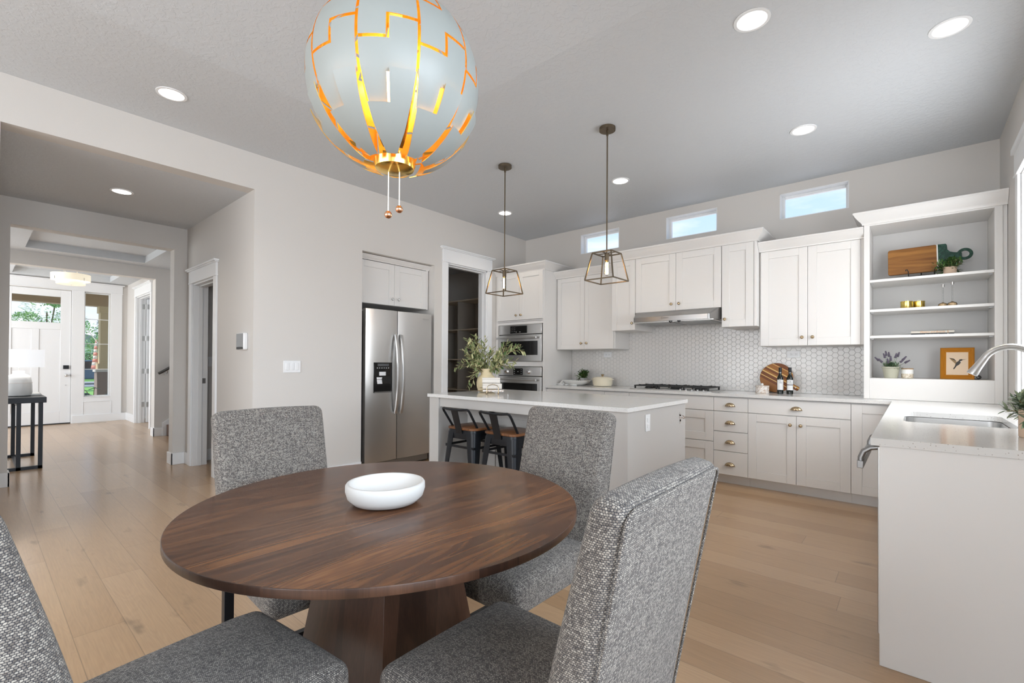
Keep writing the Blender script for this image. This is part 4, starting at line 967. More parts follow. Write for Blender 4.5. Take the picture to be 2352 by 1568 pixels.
# towels on a brass and marble stand, vase with olive branches
ts = thing('towel_stand', (-3.02, 3.235, CT), 'small brass and marble stand holding rolled towels on the island', 'stand'); o_ = ts.location
vx = Vector((.757, .653, 0))     # stand runs along this direction
def L3(p, u, w, z): return (p[0]+vx.x*u-vx.y*w, p[1]+vx.y*u+vx.x*w, p[2]+z)
tp = (0, 0, 0); rzs = math.atan2(vx.y, vx.x); ts.rotation_euler = (0, 0, rzs)
MB().box(-.098, .098, -.06, .06, .024, .040).build('tray', M['marble'], ts, org=(0, 0, 0), bevel=.002)
for x in (-.058, .050):
    b = MB()
    b.tube([(x-.012, -.075, .003), (x, -.072, .003), (x, -.066, .010), (x, -.064, .065)], .0028, 8); b.tube([(x-.012, .075, .003), (x, .072, .003), (x, .066, .010), (x, .064, .065)], .0028, 8)
    b.tube([(x, -.066, .022), (x, .066, .022)], .0028, 8); b.build('leg', M['brass'], ts, org=(0, 0, 0))
b = MB(); b.tube([(-.058, -.064, .064), (-.045, -.064, .082), (-.004, -.064, .094), (.037, -.064, .082), (.050, -.064, .064)], .0028, 8); b.tube([(-.058, .064, .064), (-.045, .064, .082), (-.004, .064, .094), (.037, .064, .082), (.050, .064, .064)], .0028, 8); b.build('handle', M['brass'], ts, org=(0, 0, 0))
def towel(name, c, rz, label, R_=.033, L_=.175):
    b = MB(); N = 64; rings = []
    pts = []
    for i in range(N+1):
        t = i/N; a = t*2*PI*3.2+rz*2; r = .006+(R_-.006)*t; pts.append((r*math.cos(a), r*math.sin(a)))
    th = .0042; inner = [(p[0]*(1-th/max(math.hypot(*p), .006)), p[1]*(1-th/max(math.hypot(*p), .006))) for p in pts]
    poly = pts+inner[::-1]; n = len(pts)
    xs = [-L_/2, -L_/2+.004, -.03, .03, L_/2-.004, L_/2]; V = []
    for k, x in enumerate(xs):
        s_ = .97 if k in (0, 5) else 1
        for p in poly: V.append((x, p[0]*s_, p[1]*s_+R_))
    m = len(poly); fs = []
    for i in range(len(xs)-1):
        for k in range(m): fs.append((i*m+k, i*m+(k+1) % m, (i+1)*m+(k+1) % m, (i+1)*m+k))
    for e in (0, len(xs)-1):
        for k in range(n-1): fs.append((e*m+k, e*m+k+1, e*m+m-2-k, e*m+m-1-k))
    b.add(V, fs); o = b.build(name, M['towel'], None, org=(0, 0, 0), ang=60); o.location = c; o.rotation_euler = (0, 0, rz); return tag(o, label, 'towel', 'rolled towels on the stand')
def W(u, w, z): return (o_[0]+vx.x*u-vx.y*w, o_[1]+vx.y*u+vx.x*w, CT+z)
towel('rolled_towel', W(-.01, -.022, .041), rzs+.04, 'rolled white towel at the bottom, next to the brass handle', .030, .180)
towel('rolled_towel', W(-.018, .030, .041), rzs-.03, 'rolled white towel at the bottom, behind the front one', .028, .175)
towel('rolled_towel', W(-.022, .002, .094), rzs+.02, 'rolled white towel lying on top of the others', .031, .168)

def leaf(mb, p, d, up, L_, w, m=0, curl=.25):
    d = d.normalized(); s_ = d.cross(up)
    s_ = s_.normalized() if s_.length > 1e-4 else d.orthogonal().normalized(); nn = s_.cross(d).normalized()
    P0 = p; P1 = p+d*L_*.35+nn*L_*curl*.25; P2 = p+d*L_*.75+nn*L_*curl*.15; P3 = p+d*L_-nn*L_*curl*.15
    mb.add([P0, P1+s_*w/2-nn*w*.12, P1, P1-s_*w/2-nn*w*.12, P2+s_*w*.38-nn*w*.1, P2, P2-s_*w*.38-nn*w*.1, P3], [(0, 1, 2), (0, 2, 3), (1, 4, 5, 2), (2, 5, 6, 3), (4, 7, 5), (5, 7, 6)], m)
def branch(stem, lf, p0, p1, sag, nleaf, L_, w, rnd, r=.002):
    p0 = Vector(p0); p1 = Vector(p1); pts = []
    for k in range(9):
        t = k/8; q_ = p0.lerp(p1, t); q_.z += sag*4*t*(1-t); pts.append(q_)
    stem.tube(pts, r, 6, rs=[r*(1-.6*k/8) for k in range(9)])
    for k in range(nleaf):
        t = .22+.78*(k+rnd.random()*.6)/nleaf; t = min(t, 1); i = min(int(t*8), 7); q_ = pts[i].lerp(pts[i+1], t*8-i); tan = (pts[i+1]-pts[i]).normalized()
        a = rnd.uniform(0, 2*PI); side = tan.orthogonal().normalized(); side.rotate(Matrix.Rotation(a, 3, tan))
        leaf(lf, q_, tan*rnd.uniform(.3, 1.0)+side*rnd.uniform(.5, 1.0), Vector((rnd.uniform(-.4, .4), rnd.uniform(-.4, .4), 1)), L_*rnd.uniform(.7, 1.15), w*rnd.uniform(.75, 1.15), curl=rnd.uniform(-.3, .5))
va = thing('olive_vase', (-3.27, 3.40, CT), 'cream stoneware vase of olive branches on the island', 'vase'); o_ = va.location
b = MB(); b.lathe([(.060, 0), (.085, .012), (.100, .06), (.102, .10), (.090, .145), (.062, .170), (.056, .185), (.057, .215), (.064, .235), (.058, .233), (.050, .215), (.048, .185)], (-3.27, 3.40, CT), 32, capt=False); b.build('vase_body', M['creamp'], va, org=o_)
rnd = random.Random(11); stem = MB(); lf = MB(); c0 = Vector((-3.27, 3.40, CT+.20)); rv = Vector((.757, .653, 0)); fv = Vector((-.653, .757, 0))
for (u, z, f_, sg, n_) in ((-.24, .22, 0, .03, 22), (-.20, .34, -.05, .02, 22), (-.13, .38, .04, .0, 20), (-.05, .30, -.06, 0, 18), (.05, .24, .02, .02, 18), (.14, .20, -.04, .03, 18), (.22, .30, .0, .03, 20), (.34, .27, -.02, .10, 20), (.30, .11, -.03, .06, 16), (-.26, .10, .02, .06, 16), (-.16, .20, .05, .05, 18), (.10, .14, -.10, .04, 14), (-.02, .36, .03, 0, 14), (-.12, .12, -.10, .05, 14), (.20, .12, .04, .06, 14), (-.13, -.10, -.09, .12, 12), (.16, .05, -.02, .06, 12)):
    for rep in range(3):
        e = c0+rv*(u*1.0+rnd.uniform(-.04, .04)*rep)+fv*(f_+rep*rnd.uniform(-.06, .06))+Vector((0, 0, z-rep*.03)); branch(stem, lf, c0+Vector((rnd.uniform(-.02, .02), rnd.uniform(-.02, .02), -.06)), e, sg, n_, .064, .021, rnd)
stem.build('stem', M['twig'], va, org=o_); lf.build('foliage', M['olive'], va, org=o_, smooth=False)
va['kind'] = ''; del va['kind']
# dried leaf below the vase
b = MB(); leaf(b, Vector((-3.10, 3.22, CT+.03)), Vector((-.75, -.6, -.05)), Vector((0, 0, 1)), .10, .035); leaf(b, Vector((-3.12, 3.25, CT+.045)), Vector((-.8, -.4, .1)), Vector((0, .2, 1)), .08, .03)
o = b.build('dried_leaf', M['twig']); tag(o, 'brown curled dried leaf lying beside the towels', 'leaf'); o.modifiers.new('s', 'SOLIDIFY').thickness = .0015

# ---- bar stools
def stool():
    r = thing('bar_stool', (0, 0, 0), 'x', 'bar stool', 'black metal bar stools at the island')
    hw = .150; fw_ = .215; zs = .625
    # seat pan ring
    b = MB(); b.hull([[(x, y, z) for x, y in rrect(-h, h, -h, h, .05)] for h, z in ((.165, .545), (.172, .60), (.168, zs), (.150, zs))]); b.build('seat_pan', M['blackm'], r, org=(0, 0, 0))
    b = MB(); b.hull([[(x, y, z) for x, y in rrect(-h, h, -h, h, .055)] for h, z in ((.172, zs), (.178, zs+.004), (.178, zs+.018), (.172, zs+.023))]); b.build('seat', M['seatw'], r, org=(0, 0, 0))
    for sx_, sy_ in ((-1, -1), (1, -1), (1, 1), (-1, 1)):
        # pressed angle leg: rounded outer corner, tapering and splayed
        b = MB(); rings = []
        for t in (0, .3, .6, 1):
            z = .60*(1-t)+.004; c_ = .172+(fw_-.172)*t; wd = .092*(1-t)+.038*t; pts = []
            for k in range(6):
                a = PI/2*k/5; rr_ = wd*.45; pts.append((c_-rr_+rr_*math.sin(a), c_-rr_+rr_*math.cos(a)))
            pts = [(c_-wd, c_)]+pts+[(c_, c_-wd), (c_-.004, c_-wd)]+[(c_-.004, c_-.03), (c_-.03, c_-.004)]+[(c_-wd, c_-.004)]
            rings.append([(x*sx_, y*sy_, z) for x, y in pts])
        b.hull(rings); b.build('leg', M['blackm'], r, org=(0, 0, 0), ang=50)
    for rw, z0_, z1_, t_ in ((.176, .470, .490, .004), (.196, .19, .205, .006)):
        b = MB()
        for s_ in (-1, 1): b.box(-rw, rw, s_*rw-t_, s_*rw+t_, z0_, z1_); b.box(s_*rw-t_, s_*rw+t_, -rw, rw, z0_, z1_)
        b.build('brace', M['blackm'], r, org=(0, 0, 0))
    b = MB(); P_ = [(-.152, -.10, .628), (-.158, -.125, .66), (-.165, -.215, .79), (-.160, -.226, .806), (-.145, -.229, .812), (-.08, -.238, .806), (0, -.241, .804), (.08, -.238, .806), (.145, -.229, .812), (.160, -.226, .806), (.165, -.215, .79), (.158, -.125, .66), (.152, -.10, .628)]
    b.tube(P_, .0105, 10); b.build('back_rail', M['blackm'], r, org=(0, 0, 0))
    b = MB(); b.hull([[(-.037, -.180, .595), (.037, -.180, .595), (.037, -.174, .595), (-.037, -.174, .595)], [(-.037, -.192, .64), (.037, -.192, .64), (.037, -.187, .64), (-.037, -.187, .64)], [(-.040, -.243, .80), (.040, -.243, .80), (.040, -.237, .80), (-.040, -.237, .80)]]); b.build('back_splat', M['blackm'], r, org=(0, 0, 0))
    return r
s0 = stool(); s0.location = (-2.985, 2.945, 0); s0['label'] = 'black metal stool with wooden seat nearest the refrigerator'
s1 = dup(s0, None, (-2.530, 2.945, 0), None, 'black metal stool with wooden seat partly behind the tweed chair')

# ================================================================== PENDANTS, DOWNLIGHTS
def pendant(x, y, label):
    r = thing('pendant_light', (x, y, 1.87), label, 'pendant light', 'lantern pendants over the island')
    z = lambda v: v-1.87
    MB().lathe([(.064, z(3.07)), (.064, z(3.094)), (.060, z(3.0955))], (0, 0, 0), 28).build('canopy', M['bronze'], r, org=(0, 0, 0))
    b = MB(); b.cyl((0, 0, z(2.09)), .0055, 3.07-2.09, seg=10); b.cyl((0, 0, z(3.03)), .009, .04, seg=10); b.build('rod', M['bronze'], r, org=(0, 0, 0))
    b = MB(); t, w = .083, .125; tz, bz = z(2.088), z(1.87); C4 = ((-1, -1), (1, -1), (1, 1), (-1, 1)); q_ = .0085
    for k in range(4):
        a, c = C4[k], C4[(k+1) % 4]
        b.bar((a[0]*t, a[1]*t, tz), (c[0]*t, c[1]*t, tz), q_); b.bar((a[0]*w, a[1]*w, bz), (c[0]*w, c[1]*w, bz), q_); b.bar((a[0]*t, a[1]*t, tz), (a[0]*w, a[1]*w, bz), q_)
    b.bar((-t, 0, tz), (t, 0, tz), .012, .004); b.bar((0, -t, tz), (0, t, tz), .012, .004)
    b.build('lantern_frame', M['bronze'], r, org=(0, 0, 0))
    MB().lathe([(.018, z(2.03)), (.018, z(2.085)), (.008, z(2.09))], (0, 0, 0), 18).build('socket', M['bronze'], r, org=(0, 0, 0))
    bb = MB().lathe([(.010, z(2.03)), (.019, z(2.015)), (.020, z(1.935)), (.014, z(1.915)), (.003, z(1.908))], (0, 0, 0), 18).build('bulb', M['bulbglass'], r, org=(0, 0, 0))
    b = MB(); b.cyl((0, 0, z(1.922)), .011, .092, seg=10); b.build('filament', M['fil'], bb, org=(0, 0, 0))
    l_ = light('POINT', 'pendant_lamp', (x, y, 1.97), (0, 0, 0), 2.2, (1, .66, .36), shadow_soft_size=.02)
    return r
pendant(-2.952, 3.306, 'lantern pendant over the island, the one farther from the open shelves')
pendant(-1.852, 3.300, 'lantern pendant over the island, in front of the clerestory window')
def can(x, y, z, label, r_=.075, e=14):
    c = thing('recessed_downlight', (x, y, z), label, 'ceiling light', 'recessed ceiling lights')
    b = MB(); b.lathe([(r_+.017, -.0005), (r_+.016, -.005), (r_, -.006), (r_-.001, -.0005)], (0, 0, 0), 32, capb=False, capt=False); b.build('trim_ring', M['trim'], c, org=(0, 0, 0))
    b = MB(); b.lathe([(.0005, -.0035), (r_-.0005, -.0035)], (0, 0, 0), 32, capb=False, capt=False); b.build('lens', M['can'], c, org=(0, 0, 0))
    light('SPOT', 'downlight', (x, y, z-.02), (0, 0, 0), e, (1, .87, .70), shadow_soft_size=.05, spot_size=math.radians(125), spot_blend=.9)
can(-3.97, .902, ZC, 'ceiling downlight over the bare wall beside the hall opening')
can(-.668, 2.772, ZC, 'ceiling downlight nearest the globe pendant, close to the top edge')
can(.156, 3.541, ZC, 'ceiling downlight nearest the right wall and the sink')
can(-.667, 4.342, ZC, 'ceiling downlight above the four-drawer cabinet and counter bottles')
can(-2.287, 4.35, ZC, 'ceiling downlight just right of the nearer pendant rod, above the hood')
can(-3.889, 4.361, ZC, 'ceiling downlight behind the farther pendant rod, near the oven tower')
can(-5.53, .885, 2.772, 'ceiling downlight in the hall beyond the wide opening', .07)

# foyer flush drum light
dl_ = thing('drum_ceiling_light', (-10.95, 1.09, 2.55), 'cream double-drum flush light on the foyer ceiling', 'ceiling light'); o_ = dl_.location
b = MB(); b.lathe([(.252, 2.575), (.255, 2.575), (.255, 2.685), (.252, 2.685)], (-10.95, 1.09, 0), 40, capb=False, capt=False); b.build('outer_drum', M['drum'], dl_, org=o_)
b = MB(); b.lathe([(.001, 2.51), (.185, 2.51), (.188, 2.52), (.188, 2.60)], (-10.95, 1.09, 0), 40, capb=False, capt=False); b.build('inner_drum', M['drum'], dl_, org=o_)
b = MB(); b.cyl((-10.95, 1.09, 2.50), .010, .012); b.cyl((-10.95, 1.09, 2.835), .15, .02)
for k in range(4): b.cyl((-10.95+.11*math.cos(k*PI/2+.6), 1.09+.11*math.sin(k*PI/2+.6), 2.62), .006, .22, seg=8)
for k in range(4):
    a = k*PI/2+.6; b.bar((-10.95+.188*math.cos(a), 1.09+.188*math.sin(a), 2.585), (-10.95+.256*math.cos(a), 1.09+.256*math.sin(a), 2.585), .006); b.bar((-10.95+.257*math.cos(a), 1.09+.257*math.sin(a), 2.57), (-10.95+.257*math.cos(a), 1.09+.257*math.sin(a), 2.62), .008)
b.build('mount', M['steel'], dl_, org=o_)
light('POINT', 'drum_lamp', (-10.95, 1.09, 2.64), (0, 0, 0), 5, (1, .88, .70), shadow_soft_size=.1)

# ================================================================== GLOBE PENDANT
gl = thing('globe_pendant', (-1.29, .90, 1.84), 'large white globe pendant of interlocking petals with glowing gold gaps', 'pendant light'); gc = Vector((-1.29, .90, 2.12)); o_ = gl.location; GR = .280
def hw_(lat):
    a = abs(lat)
    if lat < -20: return 17.1-(a-20)*.085-(max(a-52, 0))**1.35*.075
    return 17.1-max(a-30, 0)*.04
def petal(lon0, cells, R_, name):
    # cells: list of (half, lat0, lat1) half 0=left(-),1=right(+)
    lats = sorted({v for c in cells for v in c[1:]}); LL = []
    for i in range(len(lats)-1):
        n = max(1, int((lats[i+1]-lats[i])/3.0)); LL += [lats[i]+(lats[i+1]-lats[i])*k/n for k in range(n)]
    LL.append(lats[-1]); us = [-1, -.66, -.33, -.055, .055, .33, .66, 1]; b = MB(); idx = {}
    def vert(i, j, lay):
        if (i, j, lay) not in idx:
            lat = math.radians(LL[j]); lon = math.radians(lon0+us[i]*hw_(LL[j])); rr_ = R_+(0 if lay == 0 else -.0022)
            idx[i, j, lay] = len(b.v); b.v.append((gc.x+rr_*math.cos(lat)*math.cos(lon), gc.y+rr_*math.cos(lat)*math.sin(lon), gc.z+rr_*math.sin(lat)))
        return idx[i, j, lay]
    inside = set()
    for i in range(7):
        um = (us[i]+us[i+1])/2
        for j in range(len(LL)-1):
            lm = (LL[j]+LL[j+1])/2
            hs = {h for h, a, c in cells if a < lm < c}
            if (i < 3 and 0 in hs) or (i > 3 and 1 in hs) or (i == 3 and len(hs) == 2): inside.add((i, j))
    for (i, j) in inside:
        b.f.append((vert(i, j, 0), vert(i+1, j, 0), vert(i+1, j+1, 0), vert(i, j+1, 0))); b.m.append(0)
        b.f.append((vert(i, j+1, 1), vert(i+1, j+1, 1), vert(i+1, j, 1), vert(i, j, 1))); b.m.append(1)
        for di, dj, e in ((-1, 0, ((0, 0), (0, 1))), (1, 0, ((1, 0), (1, 1))), (0, -1, ((0, 0), (1, 0))), (0, 1, ((0, 1), (1, 1)))):
            if (i+di, j+dj) not in inside:
                (p, q_), (s_, t) = e; b.f.append((vert(i+p, j+q_, 0), vert(i+s_, j+t, 0), vert(i+s_, j+t, 1), vert(i+p, j+q_, 1))); b.m.append(1)
    return b.build(name, [M['globe'], M['gold']], gl, org=o_, ang=50)
for k in range(10):
    lon = -39.4+36*k
    petal(lon, [(0, -70, -38.5), (1, -70, -21)], GR+.004, 'petal')
    petal(lon, [(0, -40, -6.0), (1, -23.5, 7.0)], GR-.007, 'petal')
    petal(lon, [(0, -4.2, 26), (1, 9.0, 40)], GR-.007, 'petal')
    petal(lon, [(0, 28, 70), (1, 42, 70)], GR-.007, 'petal')
# inner ribs, gold cup, bulb, cords
for k in range(10):
    a = math.radians(-57.4+36*k); b = MB(); P_ = []
    for j in range(17):
        t = math.radians(-72+144*j/16); P_.append((gc.x+(GR-.030)*math.cos(t)*math.cos(a), gc.y+(GR-.030)*math.cos(t)*math.sin(a), gc.z+(GR-.030)*math.sin(t)))
    V = []; tv = Vector((-math.sin(a), math.cos(a), 0))
    for p in P_:
        p = Vector(p); n_ = (p-gc).normalized(); V += [p+tv*.006, p-tv*.006, p-tv*.006-n_*.002, p+tv*.006-n_*.002]
    b.add(V, [(3, 2, 1, 0), (64, 65, 66, 67)]+[(i*4+q_, i*4+(q_+1) % 4, (i+1)*4+(q_+1) % 4, (i+1)*4+q_) for i in range(16) for q_ in range(4)]); b.build('rib', M['gold'], gl, org=o_)
b = MB(); b.lathe([(.001, 1.834), (.045, 1.836), (.062, 1.844), (.068, 1.868), (.065, 1.869), (.058, 1.850), (.04, 1.842), (.001, 1.840)], (gc.x, gc.y, 0), 32, capb=False, capt=False); b.build('bottom_cup', M['gold'], gl, org=o_)
b = MB(); b.lathe([(.001, 2.395), (.07, 2.390), (.09, 2.372), (.09, 2.366), (.001, 2.385)], (gc.x, gc.y, 0), 32, capb=False, capt=False); b.build('top_cup', M['gold'], gl, org=o_)
b = MB(); b.cyl((gc.x, gc.y, 2.22), .022, .17); b.build('socket', M['plast'], gl, org=o_)
b = MB(); b.cyl((gc.x, gc.y, 1.86), .005, .26, seg=8); b.build('inner_rod', M['goldc'], gl, org=o_)
b = MB(); b.ball((gc.x, gc.y, 2.165), .042, 20, 12, sz=1.15); b.build('bulb', M['bulb'], gl, org=o_)
b = MB(); b.cyl((gc.x, gc.y, 2.39), .004, hz-2.39, seg=8); b.build('hanging_cord', M['wire'], gl, org=o_)
MB().lathe([(.060, hz-.03), (.060, hz-.001)], (gc.x, gc.y, 0), 24).build('canopy', M['trim'], gl, org=o_)
for (u, z) in ((-.020, 1.694), (.016, 1.712)):
    x, y = gc.x+.757*u, gc.y+.653*u
    c_ = MB(); c_.cyl((x, y, z), .0018, 1.905-z, seg=6); c_ = c_.build('pull_cord', M['wire'], gl, org=o_)
    b = MB(); b.ball((x, y, z), .0125, 18, 12); b.build('bead', M['copper'], c_, org=o_)
light('POINT', 'globe_lamp', tuple(gc+Vector((0, 0, -.03))), (0, 0, 0), 14, (1, .84, .58), shadow_soft_size=.045)

# ================================================================== TABLE, BOWL, CHAIRS
tb = thing('dining_table', (-1.295, .899, 0), 'round walnut dining table on a tapered pedestal', 'table'); o_ = tb.location; TR = .603
_tt = MB(); _tt.lathe([(TR-.002, .0225), (.001, .0225)], (0, 0, .7365), 128, capb=False, capt=False); _tt.lathe([(.001, -.001), (TR-.004, 0), (TR-.001, .0015), (TR, .003), (TR, .020), (TR-.0006, .0218), (TR-.002, .0225)], (0, 0, .7365), 128, 1, capb=False, capt=False).build('tabletop', [M['walnut'], M['walnutv']], tb, org=(0, 0, 0), ang=40)
def quad(a, bb, z, th, c=(.02, -.015)): 
    return [(c[0]+x*math.cos(th)-y*math.sin(th), c[1]+x*math.sin(th)+y*math.cos(th), z) for x, y in ((-a, -bb), (a, -bb), (a, bb), (-a, bb))]
b = MB(); b.hull([quad(.236, .236, 0, .11), quad(.132, .132, .7365, .11)]); b.build('pedestal', M['walnutv'], tb, org=(0, 0, 0), bevel=.0008)
o = MB().lathe([(.070, 0), (.093, .006), (.110, .022), (.116, .042), (.1155, .058), (.112, .063), (.106, .063), (.103, .058), (.098, .040), (.085, .024), (.06, .016), (.001, .014)], (0, 0, 0), 64, capt=False).build('stone_bowl', M['stone'], None, org=(0, 0, 0), ang=60)
o.scale = (1.07, 1.07, 1.08); o.location = (-1.285, .872, .759); tag(o, 'shallow white stone bowl in the middle of the walnut table', 'bowl')

def rbox(hx, hy, hz_, r, n=22, fn=None, ne=5):
    """rounded box grid, faces subdivided; returns MB"""
    def axis_vals(h):
        e = [h-r+r*math.sin(PI/2*k/ne) for k in range(ne+1)]; m = max(3, int(n*(h/max(hx, hy, hz_)))); mid = [-(h-r)+2*(h-r)*k/m for k in range(1, m)]
        return [-v for v in e[::-1]]+mid+e
    A = [axis_vals(h) for h in (hx, hy, hz_)]; H = (hx, hy, hz_); b = MB(); idx = {}
    def vert(q_):
        k = tuple(round(v, 6) for v in q_)
        if k not in idx:
            core = [max(-(H[i]-r), min(H[i]-r, q_[i])) for i in range(3)]; d = Vector([q_[i]-core[i] for i in range(3)])
            p = Vector(core)+(d.normalized()*r if d.length > 1e-9 else d)
            if fn: p = fn(p)
            idx[k] = len(b.v); b.v.append(tuple(p))
        return idx[k]
    for ax in range(3):
        u, v = [i for i in range(3) if i != ax]
        for sgn in (-1, 1):
            for i in range(len(A[u])-1):
                for j in range(len(A[v])-1):
                    qs = []
                    for a, c in ((i, j), (i+1, j), (i+1, j+1), (i, j+1)):
                        q_ = [0, 0, 0]; q_[ax] = sgn*H[ax]; q_[u] = A[u][a]; q_[v] = A[v][c]; qs.append(vert(q_))
                    if (sgn > 0) == (ax == 1): qs = qs[::-1]
                    b.f.append(tuple(qs)); b.m.append(0)
    return b
def parson():
    r = thing('dining_chair', (0, 0, 0), 'x', 'chair', 'tweed chairs around the walnut table')
    # local +x = facing; seat
    def sf(p):
        x, y, z = p; t = (x+.235)/.47
        zz = z+(.020*(1-(y/.225)**2)*(1-(x/.25)**2) if z > 0 else 0)-.012*max(0, t-.85)**1*3
        return Vector((x+.030, y*(1-.03*abs(1-t)), zz+.430))
    rbox(.245, .224, .060, .036, 18, sf).build('seat', M['fabric'], r, org=(0, 0, 0), ang=80, uvbox=True)
    def bf(p):
        x, y, z = p; t = (z+.31)/.62                   # 0 bottom .. 1 top
        lean = .012+.098*t+.015*t*t
        bul = (.014*(1-(y/.225)**2)*math.sin(PI*min(max(t, 0), 1)) if x > 0 else -.004*(1-(y/.225)**2)*math.sin(PI*min(max(t, 0), 1)))
        tk = 1.18-.46*t
        return Vector((-.259-lean+(x+.047)*tk+bul*(1 if x > 0 else 1), y*(.985+.03*t-.0*t), z+.700-.006*(abs(y)/.225)**2*t-(.013*(.047-x)/.094*max(0, (t-.9)/.1))))
    bk = rbox(.047, .224, .312, .034, 22, bf).build('backrest', M['fabric'], r, org=(0, 0, 0), ang=80, uvbox=True)
    # piped seam around the rear face
    P_ = []
    for y, z in [(y, z) for y, z in rrect(-.212, .212, -.290, .300, .025, 5)]:
        p = bf(Vector((-.0445, y, z))); P_.append(p+Vector((-.0005, 0, 0)))
    MB().tube(P_, .0032, 6, closed=True).build('seam', M['fabric'], bk, org=(0, 0, 0), uvbox=True)
    for sx_, sy_ in ((.225, -1), (.225, 1), (-.19, -1), (-.19, 1)):
        MB().box(sx_-.017, sx_+.017, sy_*.205-.017, sy_*.205+.017, 0, .385).build('leg', M['blackm'], r, org=(0, 0, 0), bevel=.002)
    b = MB()
    for s_ in (-1, 1): b.box(-.17, .205, s_*.195-.010, s_*.195+.010, .14, .17)
    b.box(.0, .025, -.185, .185, .145, .165); b.box(-.18, .22, -.19, .19, .374, .388); b.build('frame', M['blackm'], r, org=(0, 0, 0))
    return r
ch = parson(); ch.location = (-1.815, .853, 0); ch.rotation_euler = (0, 0, math.radians(-2)); ch['label'] = 'tweed dining chair on the hall side, its seat under the table'
dup(ch, None, (-1.184, 1.425, 0), math.radians(-91), 'tweed dining chair between the table and the island')
dup(ch, None, (-.703, .858, 0), math.radians(180), 'tweed dining chair nearest on the right, seen from behind')
dup(ch, None, (-1.225, .318, 0), math.radians(96), 'tweed dining chair cut off at the lower left corner')

# ================================================================== CONSOLE TABLE AND LAMP
ct = thing('console_table', (-7.9, .30, 0), 'black console table in the second room, mostly behind the wall', 'table'); o_ = ct.location
TZ = .80
b = MB(); b.box(-8.58, -7.33, -.02, .545, TZ-.062, TZ); b.build('top', M['blackm'], ct, org=o_, bevel=.002)
for x in (-7.42, -8.46):
    for y in (.505, .335, .14, .0): MB().box(x-.018, x+.018, y-.018, y+.018, .0, TZ-.062).build('leg', M['blackm'], ct, org=o_)
    MB().box(x-.018, x+.018, -.018, .523, .0, .034).build('foot_rail', M['blackm'], ct, org=o_)
for y in (.335, .14):
    for z in (.017, TZ-.085): MB().box(-8.46, -7.42, y-.014, y+.014, z-.014, z+.014).build('stretcher', M['blackm'], ct, org=o_)
lm = thing('table_lamp', (-7.72, .345, TZ), 'white ceramic lamp with a white drum shade on the console', 'lamp'); o_ = lm.location
c3 = (-7.72, .345, TZ)
MB().lathe([(.085, 0), (.103, .008), (.112, .04), (.110, .12), (.104, .185), (.098, .215), (.075, .24), (.052, .252), (.048, .262), (.050, .275), (.046, .285), (.01, .287)], c3, 36).build('lamp_base', M['ceram'], lm, org=o_)
b = MB(); b.lathe([(.1128, .148), (.1135, .150), (.1128, .152)], c3, 36, capb=False, capt=False); b.build('glaze_line', M['pinkc'], lm, org=o_)
MB().cyl((c3[0], c3[1], TZ+.285), .006, .08, seg=10).build('stem', M['steel'], lm, org=o_)
b = MB(); b.lathe([(.207, .330), (.210, .330), (.209, .53), (.206, .53)], c3, 44, capb=False, capt=False); b.build('lamp_shade', M['shade'], lm, org=o_)
light('POINT', 'lamp_bulb', (c3[0], c3[1], TZ+.43), (0, 0, 0), 4, (1, .93, .84), shadow_soft_size=.05)
pp = thing('potted_plant', (-8.1, .25, TZ), 'small green plant in a wooden pot behind the lamp', 'plant'); o_ = pp.location
MB().lathe([(.045, 0), (.05, .12), (.044, .12), (.04, .10)], (-8.1, .25, TZ), 20, capt=False).build('pot', M['cork'], pp, org=o_)
rnd = random.Random(3); lf = MB()
for k in range(120):
    a, e = rnd.uniform(0, 2*PI), rnd.uniform(.2, 1.5); d = Vector((math.cos(a)*math.cos(e), math.sin(a)*math.cos(e), math.sin(e))); leaf(lf, Vector((-8.1, .25, TZ+.11))+d*rnd.uniform(.01, .05), d, Vector((0, 0, 1)), .04, .018)
lf.build('foliage', M['box'], pp, org=o_, smooth=False)
o = MB().box(-8.12, -7.72, .38, .53, TZ, TZ+.022).build('tray', M['ceram'], bevel=.006); tag(o, 'low white tray on the console behind the lamp', 'tray')
vt = tag(MB().box(FX+.16, FX+.26, 1.32, 1.72, 0, .004).build('floor_vent', M['pantry']), 'brown floor register in front of the sidelight window', 'vent')
# chair glimpsed in the side room
sc_ = thing('side_chair', (-10.45, 3.3, 0), 'pale blue-white chair with wooden legs glimpsed through the side room door', 'chair'); o_ = sc_.location
b = MB(); b.box(-10.72, -10.2, 3.05, 3.6, .42, .55); b.box(-10.74, -10.66, 3.05, 3.6, .50, 1.0); b.build('cushion', M['bluefab'], sc_, org=o_, bevel=.03, seg=3)
for x, y in ((-10.70, 3.08), (-10.22, 3.08), (-10.70, 3.57), (-10.22, 3.57)): b = MB(); b.bar((x, y, 0), (x*.999, y, .42), .035); b.build('leg', M['benchw'], sc_, org=o_)

# ================================================================== COUNTER AND SHELF ITEMS
def lathe_obj(name, prof, loc, mat, label, cat, seg=32, group=None, ang=45, **k):
    o = MB().lathe(prof, (0, 0, 0), seg, **k).build(name, M[mat], None, org=(0, 0, 0), ang=ang); o.location = loc; return tag(o, label, cat, group)
